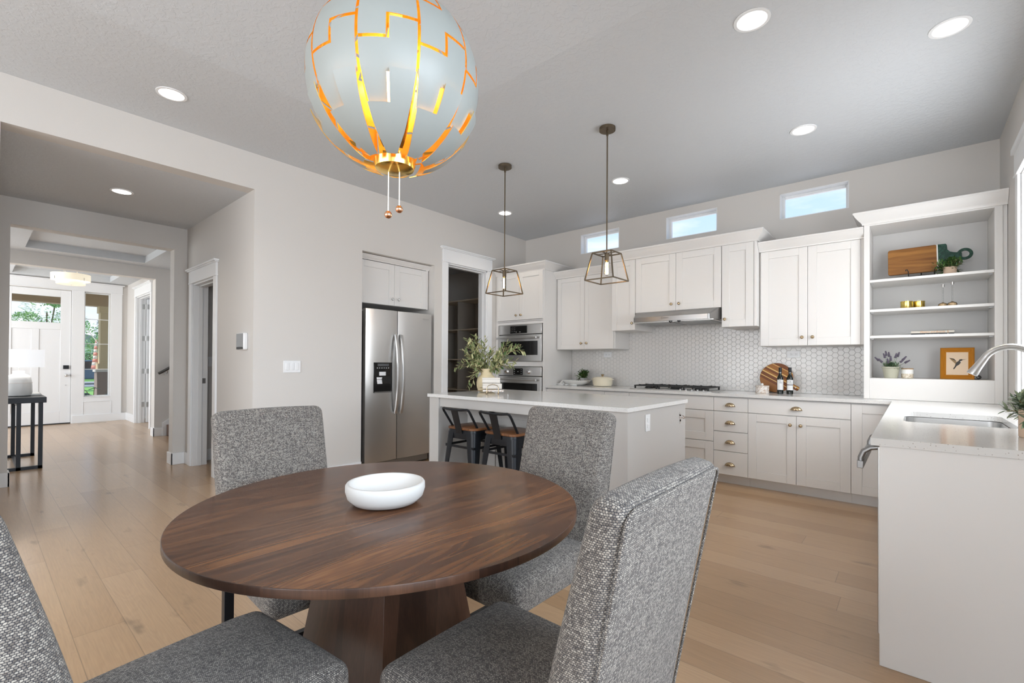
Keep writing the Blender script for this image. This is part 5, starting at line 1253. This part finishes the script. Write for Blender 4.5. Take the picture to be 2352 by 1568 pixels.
# dutch oven
dv = thing('dutch_oven', (-3.045, 5.33, CT), 'cream enamelled pot with lid beside the low white dish', 'pot')
MB().lathe([(.095, 0), (.116, .006), (.126, .03), (.130, .098), (.132, .102), (.128, .103), (.120, .10)], (0, 0, 0), 40, capt=False).build('pot_body', M['cream'], dv, org=(0, 0, 0))
ld_ = MB().lathe([(.133, .101), (.134, .106), (.120, .115), (.08, .124), (.03, .128), (.001, .129)], (0, 0, 0), 40, capb=False, capt=False).build('lid', M['cream'], dv, org=(0, 0, 0))
MB().lathe([(.010, .127), (.012, .136), (.022, .150), (.018, .154), (.001, .155)], (0, 0, 0), 20).build('lid_knob', M['brass'], ld_, org=(0, 0, 0))
for s_ in (-1, 1): b = MB(); b.tube([(s_*.122, -.035, .088), (s_*.148, -.025, .090), (s_*.153, 0, .090), (s_*.148, .025, .090), (s_*.122, .035, .088)], .006, 8); b.build('handle', M['cream'], dv, org=(0, 0, 0))
lathe_obj('low_bowl', [(.065, 0), (.11, .008), (.160, .034), (.192, .064), (.190, .068), (.184, .066), (.150, .040), (.09, .018), (.001, .016)], (-3.42, 5.30, CT), 'ceram', 'wide low white dish in the corner of the counter', 'bowl', 48, capt=False, ang=60)
def plant(name, loc, potprof, potm, leafs, label, leafmat='box', R_=(.02, .07), zc=.06, L_=.035, w=.010, rnd_=1, flat=1.0, stems=True, cat='plant', spread=1.4):
    r = thing(name, loc, label, cat); MB().lathe(potprof, (0, 0, 0), 28, capt=False).build('pot', M[potm], r, org=(0, 0, 0))
    top = potprof[-1][1]; rr0 = potprof[-1][0]
    MB().lathe([(.001, top-.012), (rr0*.98, top-.012)], (0, 0, 0), 20, capb=False, capt=False).build('soil', M['soil'], r, org=(0, 0, 0))
    rnd = random.Random(rnd_); lf = MB(); sm = MB()
    for k in range(leafs):
        a = rnd.uniform(0, 2*PI); e = PI/2-abs(rnd.gauss(0, .62))*spread*.7; e = max(e, -.25); d = Vector((math.cos(a)*math.cos(e), math.sin(a)*math.cos(e), math.sin(e)*flat))
        ln = rnd.uniform(*R_)+zc; p0 = Vector((d.x*rr0*.5, d.y*rr0*.5, top-.012)); p1 = p0+d*ln
        sm.tube([p0, p0.lerp(p1, .5)+Vector((0, 0, .008)), p1], .0012, 4)
        for j in range(15):
            t = .15+.85*j/14; q_ = p0.lerp(p1, t); a2 = rnd.uniform(0, 2*PI); sd = d.orthogonal().normalized(); sd.rotate(Matrix.Rotation(a2, 3, d.normalized()))
            leaf(lf, q_, d*.6+sd*.8, Vector((0, 0, 1)), L_*rnd.uniform(.7, 1.1), w)
    sm.build('stem', M['twig'], r, org=(0, 0, 0)); lf.build('foliage', M[leafmat], r, org=(0, 0, 0), smooth=False); return r
plant('potted_herb', (-3.375, 5.40, CT+.0), [(.036, .012), (.046, .014), (.048, .10), (.044, .10), (.042, .09)], 'greyp', 46, 'small bushy herb in a grey pot standing behind the low white dish', R_=(.02, .065), zc=.065, L_=.034, w=.014, rnd_=5)
# wooden bead garland lying by the dish
bd = thing('bead_garland', (-3.55, 5.24, CT), 'string of chunky white wooden beads draped over the low dish', 'beads')
rnd = random.Random(9); b = MB(); path = []
for k in range(34):
    t = k/33*2*PI; path.append((-.055+.085*math.cos(t)+.02*math.cos(3*t), -.02+.045*math.sin(t), 0))
for k, (x, y, z) in enumerate(path): b.ball((x, y, .0105), .0105, 10, 7)
for k in range(26):
    t = k/25; b.ball((-.02+.20*t+.015*math.sin(9*t), -.055+.02*math.sin(14*t), .0105), .0105, 10, 7)
for k in range(30):
    a = rnd.uniform(0, 2*PI); rr = rnd.uniform(0, .035); b.ball((-.05+rr*math.cos(a), -.02+rr*.6*math.sin(a), .022+.045*(1-rr/.035)*rnd.random()), .0105, 10, 7)
for k in range(26):
    a = rnd.uniform(0, 2*PI); rr = rnd.uniform(0, .032); b.ball((.095+rr*math.cos(a), -.05+rr*.5*math.sin(a), .022+.035*(1-rr/.035)*rnd.random()), .0105, 10, 7)
o = b.build('beads', M['ceram'], bd, org=(0, 0, 0), ang=80)
b = MB()
for k in range(14): b.tube([(.125, -.05, .05), (.127+rnd.uniform(-.012, .012), -.055+rnd.uniform(-.01, .01), .03), (.13+rnd.uniform(-.022, .022), -.06+rnd.uniform(-.015, .015), .004)], .0016, 5)
b.build('tassel', M['ceram'], bd, org=(0, 0, 0))
# marble jar
mj = thing('marble_jar', (-1.175, 5.31, CT), 'squat marble jar with a round knob lid left of the bottles', 'jar')
MB().lathe([(.060, 0), (.063, .003), (.063, .062), (.061, .064)], (0, 0, 0), 36).build('jar_body', M['marble'], mj, org=(0, 0, 0))
l_ = MB().lathe([(.064, .0645), (.064, .076), (.061, .078), (.001, .079)], (0, 0, 0), 36, capt=False).build('lid', M['marble'], mj, org=(0, 0, 0)); b = MB(); b.ball((0, 0, .089), .013); b.build('lid_knob', M['ceram'], l_, org=(0, 0, 0))
# two bottles
BP = [(.026, 0), (.0285, .003), (.0290, .02), (.0290, .148), (.0275, .162), (.020, .180), (.0135, .194), (.0125, .205), (.0125, .222)]
def bottle(loc, label, band):
    r = thing('oil_bottle', loc, label, 'bottle', 'dark bottles on the back counter')
    MB().lathe(BP, (0, 0, 0), 32).build('glass_body', M['bottle'], r, org=(0, 0, 0))
    MB().lathe([(.0135, .215), (.0140, .217), (.0140, .262), (.0130, .265)], (0, 0, 0), 24).build('cap', M['blackm'], r, org=(0, 0, 0))
    b = MB(); b.lathe([(.0142, .2135), (.0142, .216)], (0, 0, 0), 24); b.build('neck_ring', M['steel'], r, org=(0, 0, 0))
    b = MB(); n = 20; R_ = .0293; a0, a1 = math.radians(-90-62), math.radians(-90+62)
    def arc(z0, z1, rr, p0=a0, p1=a1, m=0):
        V = []; 
        for k in range(n+1):
            a = p0+(p1-p0)*k/n; V += [(rr*math.cos(a), rr*math.sin(a), z0), (rr*math.cos(a), rr*math.sin(a), z1)]
        b.add(V, [(2*k, 2*k+2, 2*k+3, 2*k+1) for k in range(n)], m)
    arc(.040, .142, R_)
    if band: arc(.089, .096, R_+.0002, m=1)
    lb = b.build('label', [M['white'], M['ink']], r, org=(0, 0, 0))
    # leaf sprig drawn on the label
    sp_ = MB()
    for k in range(5):
        for s_ in (-1, 1): sp_.add([(0+s_*.0006, -R_-.0006, .052+k*.005), (s_*.006, -R_-.0002, .057+k*.005), (s_*.007, -R_-.0002, .059+k*.005)], [(0, 1, 2)])
    sp_.build('sprig', M['sage'], lb, org=(0, 0, 0))
    text('lettering', 'Olive', .0105, M['ink'], lb, (-.003, -R_-.0012, .131), (PI/2, 0, 0)); text('lettering', '&', .009, M['ink'], lb, (.004, -R_-.0012, .122), (PI/2, 0, 0)); text('lettering', 'Thyme', .0105, M['ink'], lb, (.003, -R_-.0012, .112), (PI/2, 0, 0))
    r.rotation_euler = (0, 0, math.radians(14)); return r
bottle((-1.013, 5.315, CT), 'dark glass bottle with a plain white label, in front of the round board', False)
bottle((-.928, 5.315, CT), 'dark glass bottle with a black band across its label', True)
# round striped board leaning on the tile
rb = thing('round_cutting_board', (-1.085, 5.47, CT), 'round striped wooden board with a handle leaning on the tile', 'cutting board')
pl = [(.155*math.cos(a), .155+.155*math.sin(a)) for a in [math.radians(-29+14+k*(360-28)/44) for k in range(45)]]
ha = math.radians(-29); hc = Vector((math.cos(ha), math.sin(ha))); hn = Vector((-hc.y, hc.x)); c0 = Vector((0, .155))
for s_, d in ((-1, .235), (1, .235)): pass
pl = pl+[tuple(c0+hc*.16-hn*.022), tuple(c0+hc*.228-hn*.022), tuple(c0+hc*.236-hn*.014), tuple(c0+hc*.236+hn*.014), tuple(c0+hc*.228+hn*.022), tuple(c0+hc*.16+hn*.022)]
b = MB(); b.prism(pl, -.008, .008, 'y'); o = b.build('board', M['stripes'], rb, org=(0, 0, 0), bevel=.002)
hp_ = c0+hc*.205; b = MB(); b.lathe([(.007, 0), (.007, -.0012)], (hp_.x, -.008, hp_.y), 16, axis='y'); b.build('hang_hole', M['plast'], o, org=(0, 0, 0))
rb.rotation_euler = (math.radians(-12), 0, 0); rb.location.z = CT+.004
# pot with leaves near the faucet
plant('potted_sage', (.392, 2.84, CT), [(.058, 0), (.061, .004), (.061, .115), (.056, .115), (.054, .10)], 'terra', 60, 'leafy grey-green plant in a peach pot by the sink at the right edge', 'sagel', R_=(.02, .06), zc=.045, L_=.048, w=.015, rnd_=8, spread=1.6)
# --- shelf items
Z1, Z2, Z3, Z4 = 1.952, 1.693, 1.465, 1.096
cbx = thing('cutting_board', (.06, 5.365, Z1+.062), 'rectangular wood board with a green resin end and a ring handle', 'cutting board')
b = MB(); b.prism(rrect(-.222, .098, 0, .225, .018), -.009, .009, 'y'); bo = b.build('wood_end', M['acacia'], cbx, org=(0, 0, 0), bevel=.002)
b = MB(); b.prism([(.098, .001)]+[(.150, .004), (.158, .018), (.160, .060), (.175, .085), (.22, .088), (.245, .095), (.245, .13), (.20, .140), (.175, .150), (.160, .17), (.158, .21), (.150, .222)]+[(.098, .224)], -.009, .009, 'y')
b.tube([(.262+.038*math.cos(PI*2*k/24), 0, .118+.038*math.sin(PI*2*k/24)) for k in range(24)], .0115, 10, closed=True); b.build('resin_end', M['resin'], cbx, org=(0, 0, 0), bevel=.001)
b = MB(); b.box(.094, .102, -.0093, .0093, .002, .223); b.build('resin_edge', M['ceram'], cbx, org=(0, 0, 0))
cbx.scale = (1.03, 1, 1.06); cbx.rotation_euler = (math.radians(-13), math.radians(-1.0), 0)
ea = thing('easel', (.055, 5.365, Z1), 'black scrolled wire easel holding the board on the top shelf', 'easel'); b = MB()
for x in (-.085, .085):
    b.tube([(x, -.055, .003), (x, -.045, .045), (x-.001, -.04, .075), (x*1.12, -.045, .092), (x*1.22, -.05, .088), (x*1.2, -.052, .078)], .0035, 8); b.tube([(x, -.046, .038), (x, .02, .036), (x*.9, .085, .2)], .0035, 8)
    b.tube([(x, -.052, .016), (x*.5, -.04, .008), (0, -.03, .012), (0, -.03, .002)], .0032, 8)
b.tube([(0, -.03, .012), (0, .02, .035)], .0032, 8); b.tube([(-.085, .0, .037), (.085, .0, .037)], .0032, 8); b.tube([(0, .055, .1), (0, .13, .003)], .0035, 8); b.tube([(-.077, .085, .2), (.077, .085, .2)], .0032, 8); b.build('wire', M['iron'], ea, org=(0, 0, 0))
plant('potted_fern', (.232, 5.27, Z1), [(.034, 0), (.038, .003), (.044, .070), (.040, .070), (.038, .06)], 'terra', 60, 'bushy dark green plant in a clay pot on the top shelf', R_=(.015, .055), zc=.050, L_=.032, w=.010, rnd_=21, spread=1.7)
for x, y, lb in ((-.042, 5.26, 'left of two small gold canisters, the nearer one'), (.038, 5.31, 'right of two small gold canisters, the farther one')):
    g = thing('gold_canister', (x, y, Z2), lb, 'canister', 'gold canisters on the second shelf')
    MB().lathe([(.040, 0), (.041, .002), (.041, .060), (.0425, .061), (.0425, .066), (.001, .067)], (0, 0, 0), 32, capt=False).build('tin', M['goldc'], g, org=(0, 0, 0)); b = MB(); b.tube([(-.008, 0, .067), (-.007, 0, .077), (0, 0, .080), (.007, 0, .077), (.008, 0, .067)], .0018, 6); b.build('lid_ring', M['steel'], g, org=(0, 0, 0))
for x, y, h, lb in ((.190, 5.31, .195, 'glass stopper bottle with a long thin neck, nearer the canisters'), (.246, 5.27, .205, 'glass stopper bottle with a long thin neck, on the right')):
    g = thing('stopper_bottle', (x, y, Z2), lb, 'bottle', 'long-necked bottles on the second shelf')
    MB().lathe([(.018, .0), (.028, .008), (.031, .022), (.026, .034), (.012, .041), (.004, .046), (.003, .06), (.003, h-.018)], (0, 0, 0), 24).build('glass_body', M['glass'], g, org=(0, 0, 0))
    b = MB(); b.lathe([(.014, .002), (.026, .009), (.028, .021), (.023, .031), (.010, .036)], (0, 0, 0), 20); b.build('filling', M['cork'], g, org=(0, 0, 0)); MB().lathe([(.011, h-.022), (.011, h)], (0, 0, 0), 20).build('stopper', M['chrome'], g, org=(0, 0, 0))
def book(z, h, mat, txt, tmat, size, label, sh=0, x0=-.013, x1=.259):
    r = thing('book', ((x0+x1)/2, 5.30, z), label, 'book', 'books lying on the third shelf'); w = (x1-x0)/2
    b = MB(); b.box(-w, w, 0, .20, 0, .002); b.box(-w, w, 0, .20, h-.002, h); b.box(-w, w, 0, .002, 0, h); b.build('cover', M[mat], r, org=(0, 0, 0)); MB().box(-w+.003, w-.003, .003, .197, .002, h-.002).build('pages', M['paper'], r, org=(0, 0, 0))
    text('lettering', txt, size, M[tmat], r, (.0, -.0008, h/2), (PI/2, 0, 0), font_shear=sh); b = MB(); b.box(w-.040, w-.036, -.0008, .001, .001, h-.001); b.build('spine_mark', M[tmat], r, org=(0, 0, 0)); return r
book(Z3, .0165, 'navy', 'Beautiful Boards', 'white', .013, 'dark thin book at the bottom of the pair on the third shelf')
book(Z3+.017, .0225, 'paper', 'Platters and Boards', 'orange', .020, 'cream book with orange lettering lying on top of the dark one', .35)
lv = plant('potted_lavender', (-.147, 5.27, Z4), [(.042, 0), (.046, .003), (.060, .085), (.064, .088), (.064, .100), (.058, .100), (.055, .09)], 'sage', 40, 'artificial lavender in a pale green pot on the bottom shelf', 'lavl', R_=(.0, .035), zc=.03, L_=.034, w=.006, rnd_=31)
rnd = random.Random(2)
b = MB(); sm = MB()
for k, (x, z, y) in enumerate(((-.085, .18, 0), (-.06, .165, -.02), (-.04, .205, 0), (-.012, .215, .01), (0, .18, -.02), (.030, .205, 0), (.045, .215, .02), (.065, .165, -.01), (.080, .185, 0), (.095, .16, .01), (-.015, .16, -.03), (-.03, .225, .01))):
    p0 = Vector((x*.3, y*.3, .09)); p1 = Vector((x, y, z-.025)); sm.tube([p0, p1], .0012, 4); d = (p1-p0).normalized()
    for j in range(7):
        for q_ in range(5):
            a = q_*2*PI/5+j; sd = d.orthogonal().normalized(); sd.rotate(Matrix.Rotation(a, 3, d)); b.ball(tuple(p1+d*j*.006+sd*.006*(1-j/9)), .0042, 6, 4)
    b.build('flower', M['lav'], lv, org=(0, 0, 0)); b = MB()
sm.build('flower_stem', M['lavl'], lv, org=(0, 0, 0))
cd = thing('candle_jar', (-.037, 5.27, Z4), 'two-tone ceramic candle jar with a wooden lid beside the lavender', 'candle')
MB().lathe([(.034, 0), (.040, .004), (.041, .040), (.0405, .041)], (0, 0, 0), 28).build('jar_bottom', M['sandg'], cd, org=(0, 0, 0)); MB().lathe([(.0405, .041), (.041, .075), (.040, .078)], (0, 0, 0), 28).build('jar_top', M['ceram'], cd, org=(0, 0, 0)); MB().lathe([(.041, .078), (.041, .086), (.040, .087)], (0, 0, 0), 28).build('lid', M['copper'] if False else M['benchw'], cd, org=(0, 0, 0))
pf = thing('picture_frame', (.275, 5.30, Z4), 'gilt wooden frame with a hummingbird picture on the bottom shelf', 'picture'); 
b = MB()
def fring(x0, x1, z0, z1, x2, x3, z2, z3, y0, y1):
    b.add([(x0, y0, z0), (x1, y0, z0), (x1, y0, z1), (x0, y0, z1), (x2, y1, z2), (x3, y1, z2), (x3, y1, z3), (x2, y1, z3)], [(0, 1, 5, 4), (1, 2, 6, 5), (2, 3, 7, 6), (3, 0, 4, 7)])
R5 = [(-.103, .103, 0, .262, .018), (-.103, .103, 0, .262, -.006), (-.097, .097, .006, .256, -.012), (-.086, .086, .017, .245, -.004), (-.081, .081, .022, .240, -.007), (-.070, .070, .033, .229, .002), (-.066, .066, .037, .225, .004)]
for p, q_ in zip(R5[:-1], R5[1:]): fring(p[0], p[1], p[2], p[3], q_[0], q_[1], q_[2], q_[3], p[4], q_[4])
b.box(-.102, .102, .012, .018, .001, .261); b.build('frame', M['gframe'], pf, org=(0, 0, 0), ang=20)
pc = MB().box(-.067, .067, .004, .006, .036, .226).build('picture', M['mat'], pf, org=(0, 0, 0))
def hb(pts, m): 
    return [(x*.001, .0036, z*.001) for x, z in pts]
b = MB()
def poly(pts, m=0): b.add([(x/1000, .0035, z/1000) for x, z in pts], [tuple(range(len(pts)))], m)
poly([(-6, 140), (8, 152), (20, 150), (22, 138), (12, 122), (-2, 110), (-12, 118)], 0)      # body
poly([(8, 152), (14, 165), (26, 168), (34, 164), (30, 156), (20, 150)], 0); poly([(33, 165), (58, 168), (34, 161)], 0)   # head, beak
poly([(-4, 148), (-24, 168), (-48, 178), (-36, 160), (-18, 138), (-8, 124)], 1); poly([(-4, 152), (-20, 172), (-48, 179), (-26, 162)], 0)  # wing
poly([(-10, 118), (-2, 112), (-12, 92), (-20, 82), (-24, 88), (-16, 104)], 0); poly([(16, 150), (26, 150), (22, 142)], 2)
b.build('hummingbird', [M['ink'], M['twig'], M['white']], pc, org=(0, 0, 0), smooth=False)
pf.rotation_euler = (math.radians(-6), 0, math.radians(-5))
b = MB(); P_ = []
for k in range(22):
    a = k/21*PI*3.2; r = .016-.011*k/21; P_.append((.125+r*math.cos(a-PI/2), -.004, .0205+r*math.sin(a-PI/2)))
b.tube([(.06, .03, .004), (.10, .01, .0045)]+P_, .0032, 8); b.tube([(.06, .03, .004), (-.06, .03, .004)], .0032, 8); b.tube([(.06, .03, .004), (.06, .05, .12), (-.06, .05, .12), (-.06, .03, .004)], .003, 8)
o = b.build('wire_stand', M['iron'], None, org=(0, 0, 0)); o.location = (.275, 5.30, Z4); tag(o, 'black wire stand with a scroll foot behind the gilt picture frame', 'stand')

# ================================================================== OUTDOORS (seen through the front door glass)
struct(MB().box(-90, FX-.17, -40, 40, -.26, -.20).build('ground', M['grass'], org=(0, 0, 0)), 'green lawn')
struct(MB().box(-15.9, FX-.17, -3, 5, -.20, -.02).build('porch_floor', M['concrete']))
struct(MB().box(-24.5, -15.9, -9, 12, -.20, -.17).build('driveway', M['concrete'])); struct(MB().box(-41, -33, -40, 40, -.20, -.17).build('road', M['asphalt']))
struct(MB().box(-14.9, FX-.17, -3, 5, 3.0, 3.12).build('porch_ceiling', M['stucco']))
struct(MB().box(-14.35, -14.05, -3, 5, 2.45, 3.0).build('porch_beam', M['porchd']))
pc_ = thing('porch_column', (-14.2, 2.03, -.02), 'tan porch column on a stone base outside the sidelight', 'column'); o_ = pc_.location
b = MB(); b.box(-14.335, -14.065, 1.90, 2.16, 1.0, 2.45); b.box(-14.36, -14.04, 1.875, 2.185, 2.30, 2.45); b.box(-14.37, -14.03, 1.865, 2.195, 1.00, 1.14); b.build('shaft', M['stucco'], pc_, org=o_, bevel=.005)
b = MB(); b.box(-14.39, -14.01, 1.845, 2.215, -.02, .95); b.build('stone_base', M['rock'], pc_, org=o_, bevel=.01); MB().box(-14.42, -13.98, 1.82, 2.24, .95, 1.0).build('cap', M['concrete'], pc_, org=o_)
fl = thing('flag', (-14.36, 1.86, 1.0), 'red and white flag hanging beside the porch column', 'flag'); b = MB(); n = 9
for k in range(n):
    z0, z1 = 1.02+k*.075, 1.02+(k+1)*.075
    f = lambda z: (-14.40-.03*math.sin(z*9), 1.875-.09*(1-(z-1.0)/.8), z)
    g = lambda z: (-14.36+.03*math.sin(z*7), 1.895, z)
    b.add([f(z0), g(z0), g(z1), f(z1)], [(0, 1, 2, 3)], k % 2)
o = b.build('cloth', [M['red'], M['white']], fl, org=fl.location); o.modifiers.new('s', 'SOLIDIFY').thickness = .003
MB().tube([(-14.35, 1.90, 1.62), (-14.48, 1.82, 1.78), (-14.6, 1.74, 1.92)], .01, 8).build('pole', M['trim'], fl, org=fl.location)
def crown_(name, loc, cs, n, L_, mat, label, trunk, seed, cat='tree'):
    r = thing(name, loc, label, cat); rnd = random.Random(seed); lf = MB()
    for (cx, cy, cz, rx, rz_) in cs:
        for k in range(n):
            a, e, q_ = rnd.uniform(0, 2*PI), math.asin(rnd.uniform(-1, 1)), rnd.uniform(.55, 1)**.5; d = Vector((math.cos(a)*math.cos(e), math.sin(a)*math.cos(e), math.sin(e)))
            leaf(lf, Vector((cx+d.x*rx*q_, cy+d.y*rx*q_, cz+d.z*rz_*q_)), d+Vector((rnd.uniform(-.6, .6), rnd.uniform(-.6, .6), rnd.uniform(-.6, .4))), Vector((0, 0, 1)), L_*rnd.uniform(.6, 1.2), L_*.5)
    lf.build('foliage', M[mat], r, org=(0, 0, 0), smooth=False); b = MB(); b.tube([(0, 0, 0), (.03, .02, trunk*.5), (0, 0, trunk)], .1, 8, rs=[.16, .12, .05])
    for cx, cy, cz, rx, rz_ in cs: b.tube([(0, 0, trunk*.6), (cx, cy, cz)], .03, 6)
    b.build('trunk', M['bark'], r, org=(0, 0, 0)); return r
crown_('shade_tree', (-30, 2.2, -.2), [(0, 0, 3.6, .85, 1.0), (.2, .75, 3.1, .6, .7), (-.2, -.65, 3.0, .6, .55), (.1, .3, 4.35, .45, .45), (0, -.9, 2.5, .4, .35)], 900, .12, 'tree', 'leafy young tree seen through the glass of the front door', 3.0, 4)
crown_('shade_tree', (-46, 5.0, -.2), [(0, 0, 2.5, 1.5, 1.9), (0, -1.2, 2.0, 1.1, 1.4), (0, 1.4, 1.9, 1.2, 1.4)], 1300, .18, 'tree', 'dense bright green tree seen through the sidelight window', 2.6, 6)
crown_('pine_tree', (-58, 8.2, -.2), [(0, 0, 5.6-k*.7, .35+k*.25, .35) for k in range(6)], 260, .2, 'conif', 'darker conifer top rising behind the bright green tree', 5.9, 7)
pt = thing('porch_plant', (-13.0, 1.66, -.02), 'dark broad-leaved plant low outside the sidelight window', 'plant'); lf = MB(); sm = MB(); rnd = random.Random(5)
for k in range(9):
    a = rnd.uniform(0, 2*PI); e = Vector((.28*math.cos(a), .22*math.sin(a), .62+rnd.uniform(-.1, .06))); sm.tube([(0, 0, .30), tuple(e*.6+Vector((0, 0, .20))), tuple(e)], .006, 5)
    for j in range(3): leaf(lf, e, Vector((math.cos(a+j*.7-.7), math.sin(a+j*.7-.7), rnd.uniform(-.3, .2))), Vector((0, 0, 1)), .15, .06)
sm.build('stem', M['twig'], pt, org=(0, 0, 0)); lf.build('foliage', M['conif'], pt, org=(0, 0, 0), smooth=False); MB().lathe([(.12, 0), (.16, .28), (.17, .30), (.15, .30)], (0, 0, 0), 24).build('pot', M['concrete'], pt, org=(0, 0, 0))
cr_ = thing('parked_car', (-37, 4.6, -.17), 'dark blue parked car across the street', 'car')
b = MB(); pr = [(-2.2, .35), (-2.25, .75), (-1.5, .88), (-.9, 1.38), (.7, 1.42), (1.4, .92), (2.2, .82), (2.28, .4), (2.2, .30), (-2.15, .30)]
b.prism([(x, z) for x, z in pr], -.85, .85, 'x'); b.build('body', M['carb'], cr_, org=(0, 0, 0), bevel=.08, seg=3)
b = MB(); b.prism([(-.95, .92), (-.72, 1.30), (.0, 1.34), (.0, .92)], .853, .86, 'x'); b.prism([(.06, .92), (.06, 1.34), (.66, 1.34), (1.2, .92)], .853, .86, 'x'); b.build('side_window', M['black'], cr_, org=(0, 0, 0))
for y in (-1.4, 1.4):
    for x in (-.80, .72): w = MB().cyl((x, y, .32), .32, .12, 'x', 24).build('wheel', M['iron'], cr_, org=(0, 0, 0)); MB().cyl((x-.006, y, .32), .19, .135, 'x', 16).build('hubcap', M['steel'], w, org=(0, 0, 0))
hs_ = thing('house', (-80, 6.5, -.2), 'pale house across the street behind the trees', 'house')
b = MB(); b.box(-4, 4, -6, 7, 0, 3.0); b.build('walls', M['ceram'], hs_, org=(0, 0, 0)); b = MB(); b.prism([(-6.4, 3.0), (7.4, 3.0), (.5, 5.2)], -4.3, 4.3, 'x'); b.build('roof', M['concg'], hs_, org=(0, 0, 0))
for y in (-3, 0, 3): MB().box(4.0, 4.05, y-.6, y+.6, 1.0, 2.3).build('window', M['black'], hs_, org=(0, 0, 0))
